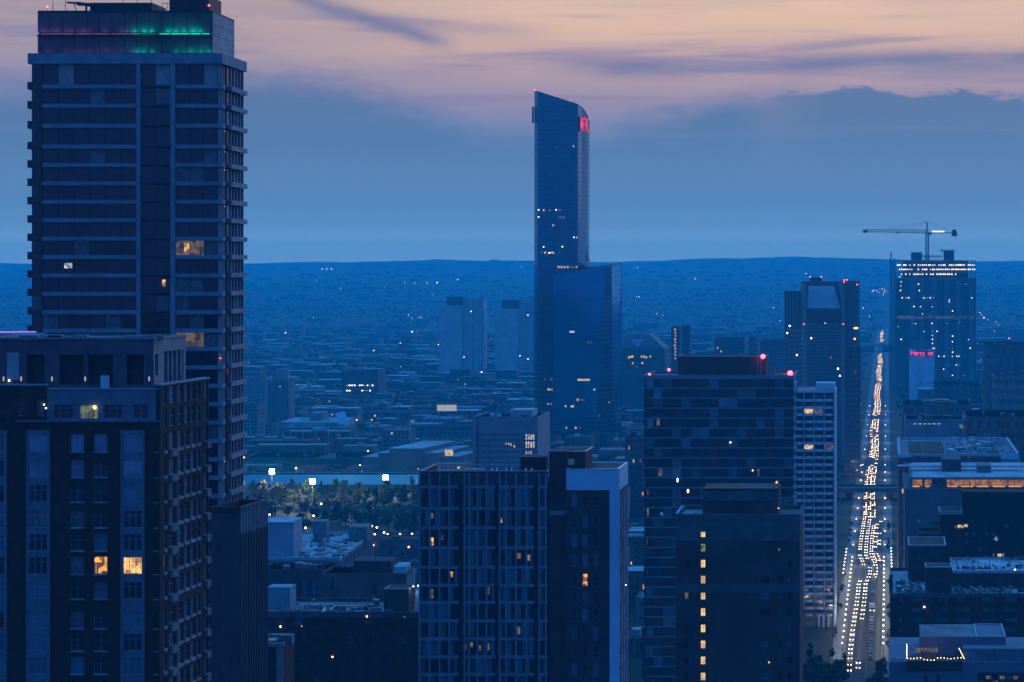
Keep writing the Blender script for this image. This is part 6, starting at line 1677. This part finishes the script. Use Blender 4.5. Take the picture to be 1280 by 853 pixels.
for i in range(900):                 # farther suburbs climbing the slopes
    y = rf.uniform(4700, 11500) ** 1.0; x = rf.uniform(-.29, .29) * y
    if abs(x - xc(y)) < 20: continue
    z_ = TH(x, y); w_ = rf.uniform(12, 40) * (1.6 if rf.random() < .1 else 1); h_ = rf.uniform(5, 9)
    mass.prism([(x, y), (x + w_, y), (x + w_, y + w_ * .6), (x, y + w_ * .6)], z_ - 6, z_ + h_, rf.choice(wallp))
    mass.prism([(x, y), (x + w_, y), (x + w_, y + w_ * .6), (x, y + w_ * .6)], z_ + h_ + .02, z_ + h_ + .5, rf.choice([roof_d, roof_d, roof_d, roof_m]))
    if rf.random() < .012: lights.ball((x, y - 3, z_ + h_ + 4), .7 + y * .00010, rf.choice([spark_o, spark, L_cool]), 5)
tag(link('distant_town', mass.mesh('distant_town')), 'hazy mass of far roofs spreading to the hills', 'town', kind='stuff')
NL = {}
for px, py, s in ((403, 336.5, 1.9), (408.5, 336.5, 2.1), (414.5, 336.5, 2.1), (546.5, 353.5, 2.4), (534, 353.8, 1.5), (518.5, 354, 1.2), (481, 359, 1.4), (506, 353.5, .9), (541, 368, .9), (510.5, 394, 1.3), (515, 397.5, 1.), (524, 397, 1.), (527, 397, 1.),
                  (869, 348.5, 1.6), (797, 334.5, 1.4), (793, 336.5, 1.), (392, 398, 1.2), (796, 371, 1.6), (799, 371.5, 1.6), (828, 394, 1.), (821, 392.5, 1.2), (1079, 385.5, 1.8), (1087, 396, 1.3), (1092, 363, 1.6), (1096, 364, 1.6), (1100, 362, 1.4), (1103, 361, 1.8), (1106, 363, 1.8), (1105, 366, 1.8), (1104, 369, 1.5), (1108, 365, 1.3), (1099, 366, 1.2), (1113, 364.5, 1.3), (1090, 364.6, 1.),
                  (967, 385, 1.), (975, 401, 1.), (1225, 391, 1.5), (1230, 397.5, 3.2), (1227, 394, 1.8), (1235, 400, 1.4), (1245, 403, 1.3), (1248, 406, 1.3), (1239, 410, 1.4), (1243, 414, 1.4), (1250, 420, 1.5), (1262, 420, 1.5), (1251, 409, 1.), (1246, 418, 1.)):
    # find where this line of sight meets the ground
    y = 5300.
    while y < 13500 and TH(PX(px, y), y) + 12 < PZ(py, y): y += 40
    if py > 375: y = min(y, (EYE - 12) * FOC / (py - HROW))
    m = MB(); z0_ = TH(PX(px, y), y); zz = PZ(py, y); warm_ = px > 1220 or 1098 < px < 1110
    o = bpy.data.objects.new('distant_lamp', None); COL.objects.link(o); o.location = (PX(px, y), y, z0_)
    reg_ = 0 if px < 470 else (1 if px < 620 else (2 if px < 1120 else 3)); NL[(warm_, reg_)] = NL.get((warm_, reg_), 0) + 1
    tag(o, 'tiny %s light, %s of those on the hazy slopes, %s' % ('orange' if warm_ else 'white', ordn(NL[(warm_, reg_)]), 'above the residential tower side' if px < 470 else ('near the twin slab towers' if px < 620 else ('between skyscraper and crane' if px < 1120 else 'at the far right road'))), 'lamp', 'points of light on the far slopes')
    m.rod((0, 0, -1), (0, 0, zz - z0_), .3, 4, metal_d); m.ball((0, 0, zz - z0_), s * .62 * y / 6500, spark_o if warm_ else spark, 6); link('lamp', m.mesh('lamp'), parent=o)
tag(link('town_lamps', lights.mesh('town_lamps')), 'scattered small lamps among the far streets', 'lamps', kind='stuff')
# tree canopy between the houses: countless, joined
tm = MB(); rg = random.Random(31)
ico = [Vector(v).normalized() for v in ((0, 0, 1), (.89, 0, .45), (.28, .85, .45), (-.72, .53, .45), (-.72, -.53, .45), (.28, -.85, .45), (.72, .53, -.45), (-.28, .85, -.45), (-.89, 0, -.45), (-.28, -.85, -.45), (.72, -.53, -.45))]
icf = [(0, 1, 2), (0, 2, 3), (0, 3, 4), (0, 4, 5), (0, 5, 1), (1, 6, 2), (2, 6, 7), (2, 7, 3), (3, 7, 8), (3, 8, 4), (4, 8, 9), (4, 9, 5), (5, 9, 10), (5, 10, 1), (1, 10, 6)]
for i in range(19000):
    u_ = rg.random(); y = 1450 + 6300 * u_ ** 1.3; x = rg.uniform(-.3, .3) * y
    if noise.noise(Vector((x * .004, y * .0025, 0))) < -.12 and y < 6000: continue
    r = rg.uniform(3, 6)
    if abs(x - xc(y)) < 13 + r or occupied(x - r, x + r, y - r, y + r): continue
    z_ = TH(x, y); k = len(tm.v)
    tm.v += [(x + v.x * r * rg.uniform(.7, 1.25), y + v.y * r * rg.uniform(.7, 1.25), z_ + r * .7 + v.z * r * rg.uniform(.45, .8)) for v in ico]
    tm.f += [tuple(k + j for j in f) for f in icf]; tm.mi += [0] * len(icf)
tag(link('tree_canopy', tm.mesh('tree_canopy', leaf_d)), 'dark massed trees between the far streets', 'woodland', kind='stuff')

ql = random.Random(12); made = 0; tries = 0
while made < 34 and tries < 900:
    tries += 1
    y = ql.uniform(560, 1750); x = ql.uniform(-.2, .25) * y
    if occupied(x - 2, x + 2, y - 2, y + 2): continue
    made += 1; px = 640 + x / y * FOC
    o = bpy.data.objects.new('street_lamp', None); COL.objects.link(o); o.location = (x, y, 0)
    tag(o, 'back street lamp glowing between low blocks %s, %s one back' % ('at the left' if px < 520 else ('in the middle' if px < 800 else ('near the avenue' if px < 1060 else 'at the right')), ordn(made)), 'street lamp', 'back street lamps')
    m = MB(); m.rod((0, 0, 0), (0, 0, 7), .1, 5); m.rod((0, 0, 7), (1.4, 0, 7.3), .07, 4); link('pole', m.mesh('pole', metal_d), parent=o)
    wm = ql.random() < .65
    m = MB(); m.box(1.2, 1.9, -.2, .2, 7.12, 7.27); link('lamp_head', m.mesh('lamp_head', spark_o if wm else spark), parent=o)
    l = bpy.data.lights.new('lamp_light', 'POINT'); l.energy = ql.uniform(700, 1900); l.color = (1, .55, .25) if wm else (1, .88, .7); link('lamp_light', l, (1.5, 0, 6.6), 0, o)

# ------------------------------------------------------------------ haze
m = MB(); m.box(-9600, 9600, -1000, 15700, -1.5, 325)
hz = bpy.data.materials.new('haze'); hz.use_nodes = True
t = hz.node_tree
for n in list(t.nodes): t.nodes.remove(n)
pv = t.nodes.new('ShaderNodeVolumePrincipled'); out = t.nodes.new('ShaderNodeOutputMaterial'); t.links.new(pv.outputs[0], out.inputs['Volume'])
pv.inputs['Color'].default_value = (.0, .64, 1.0, 1); pv.inputs['Density'].default_value = .000128; pv.inputs['Anisotropy'].default_value = .1
o = link('haze', m.mesh('haze', hz)); o['kind'] = 'stuff'; o['label'] = 'blue evening haze over the whole town'
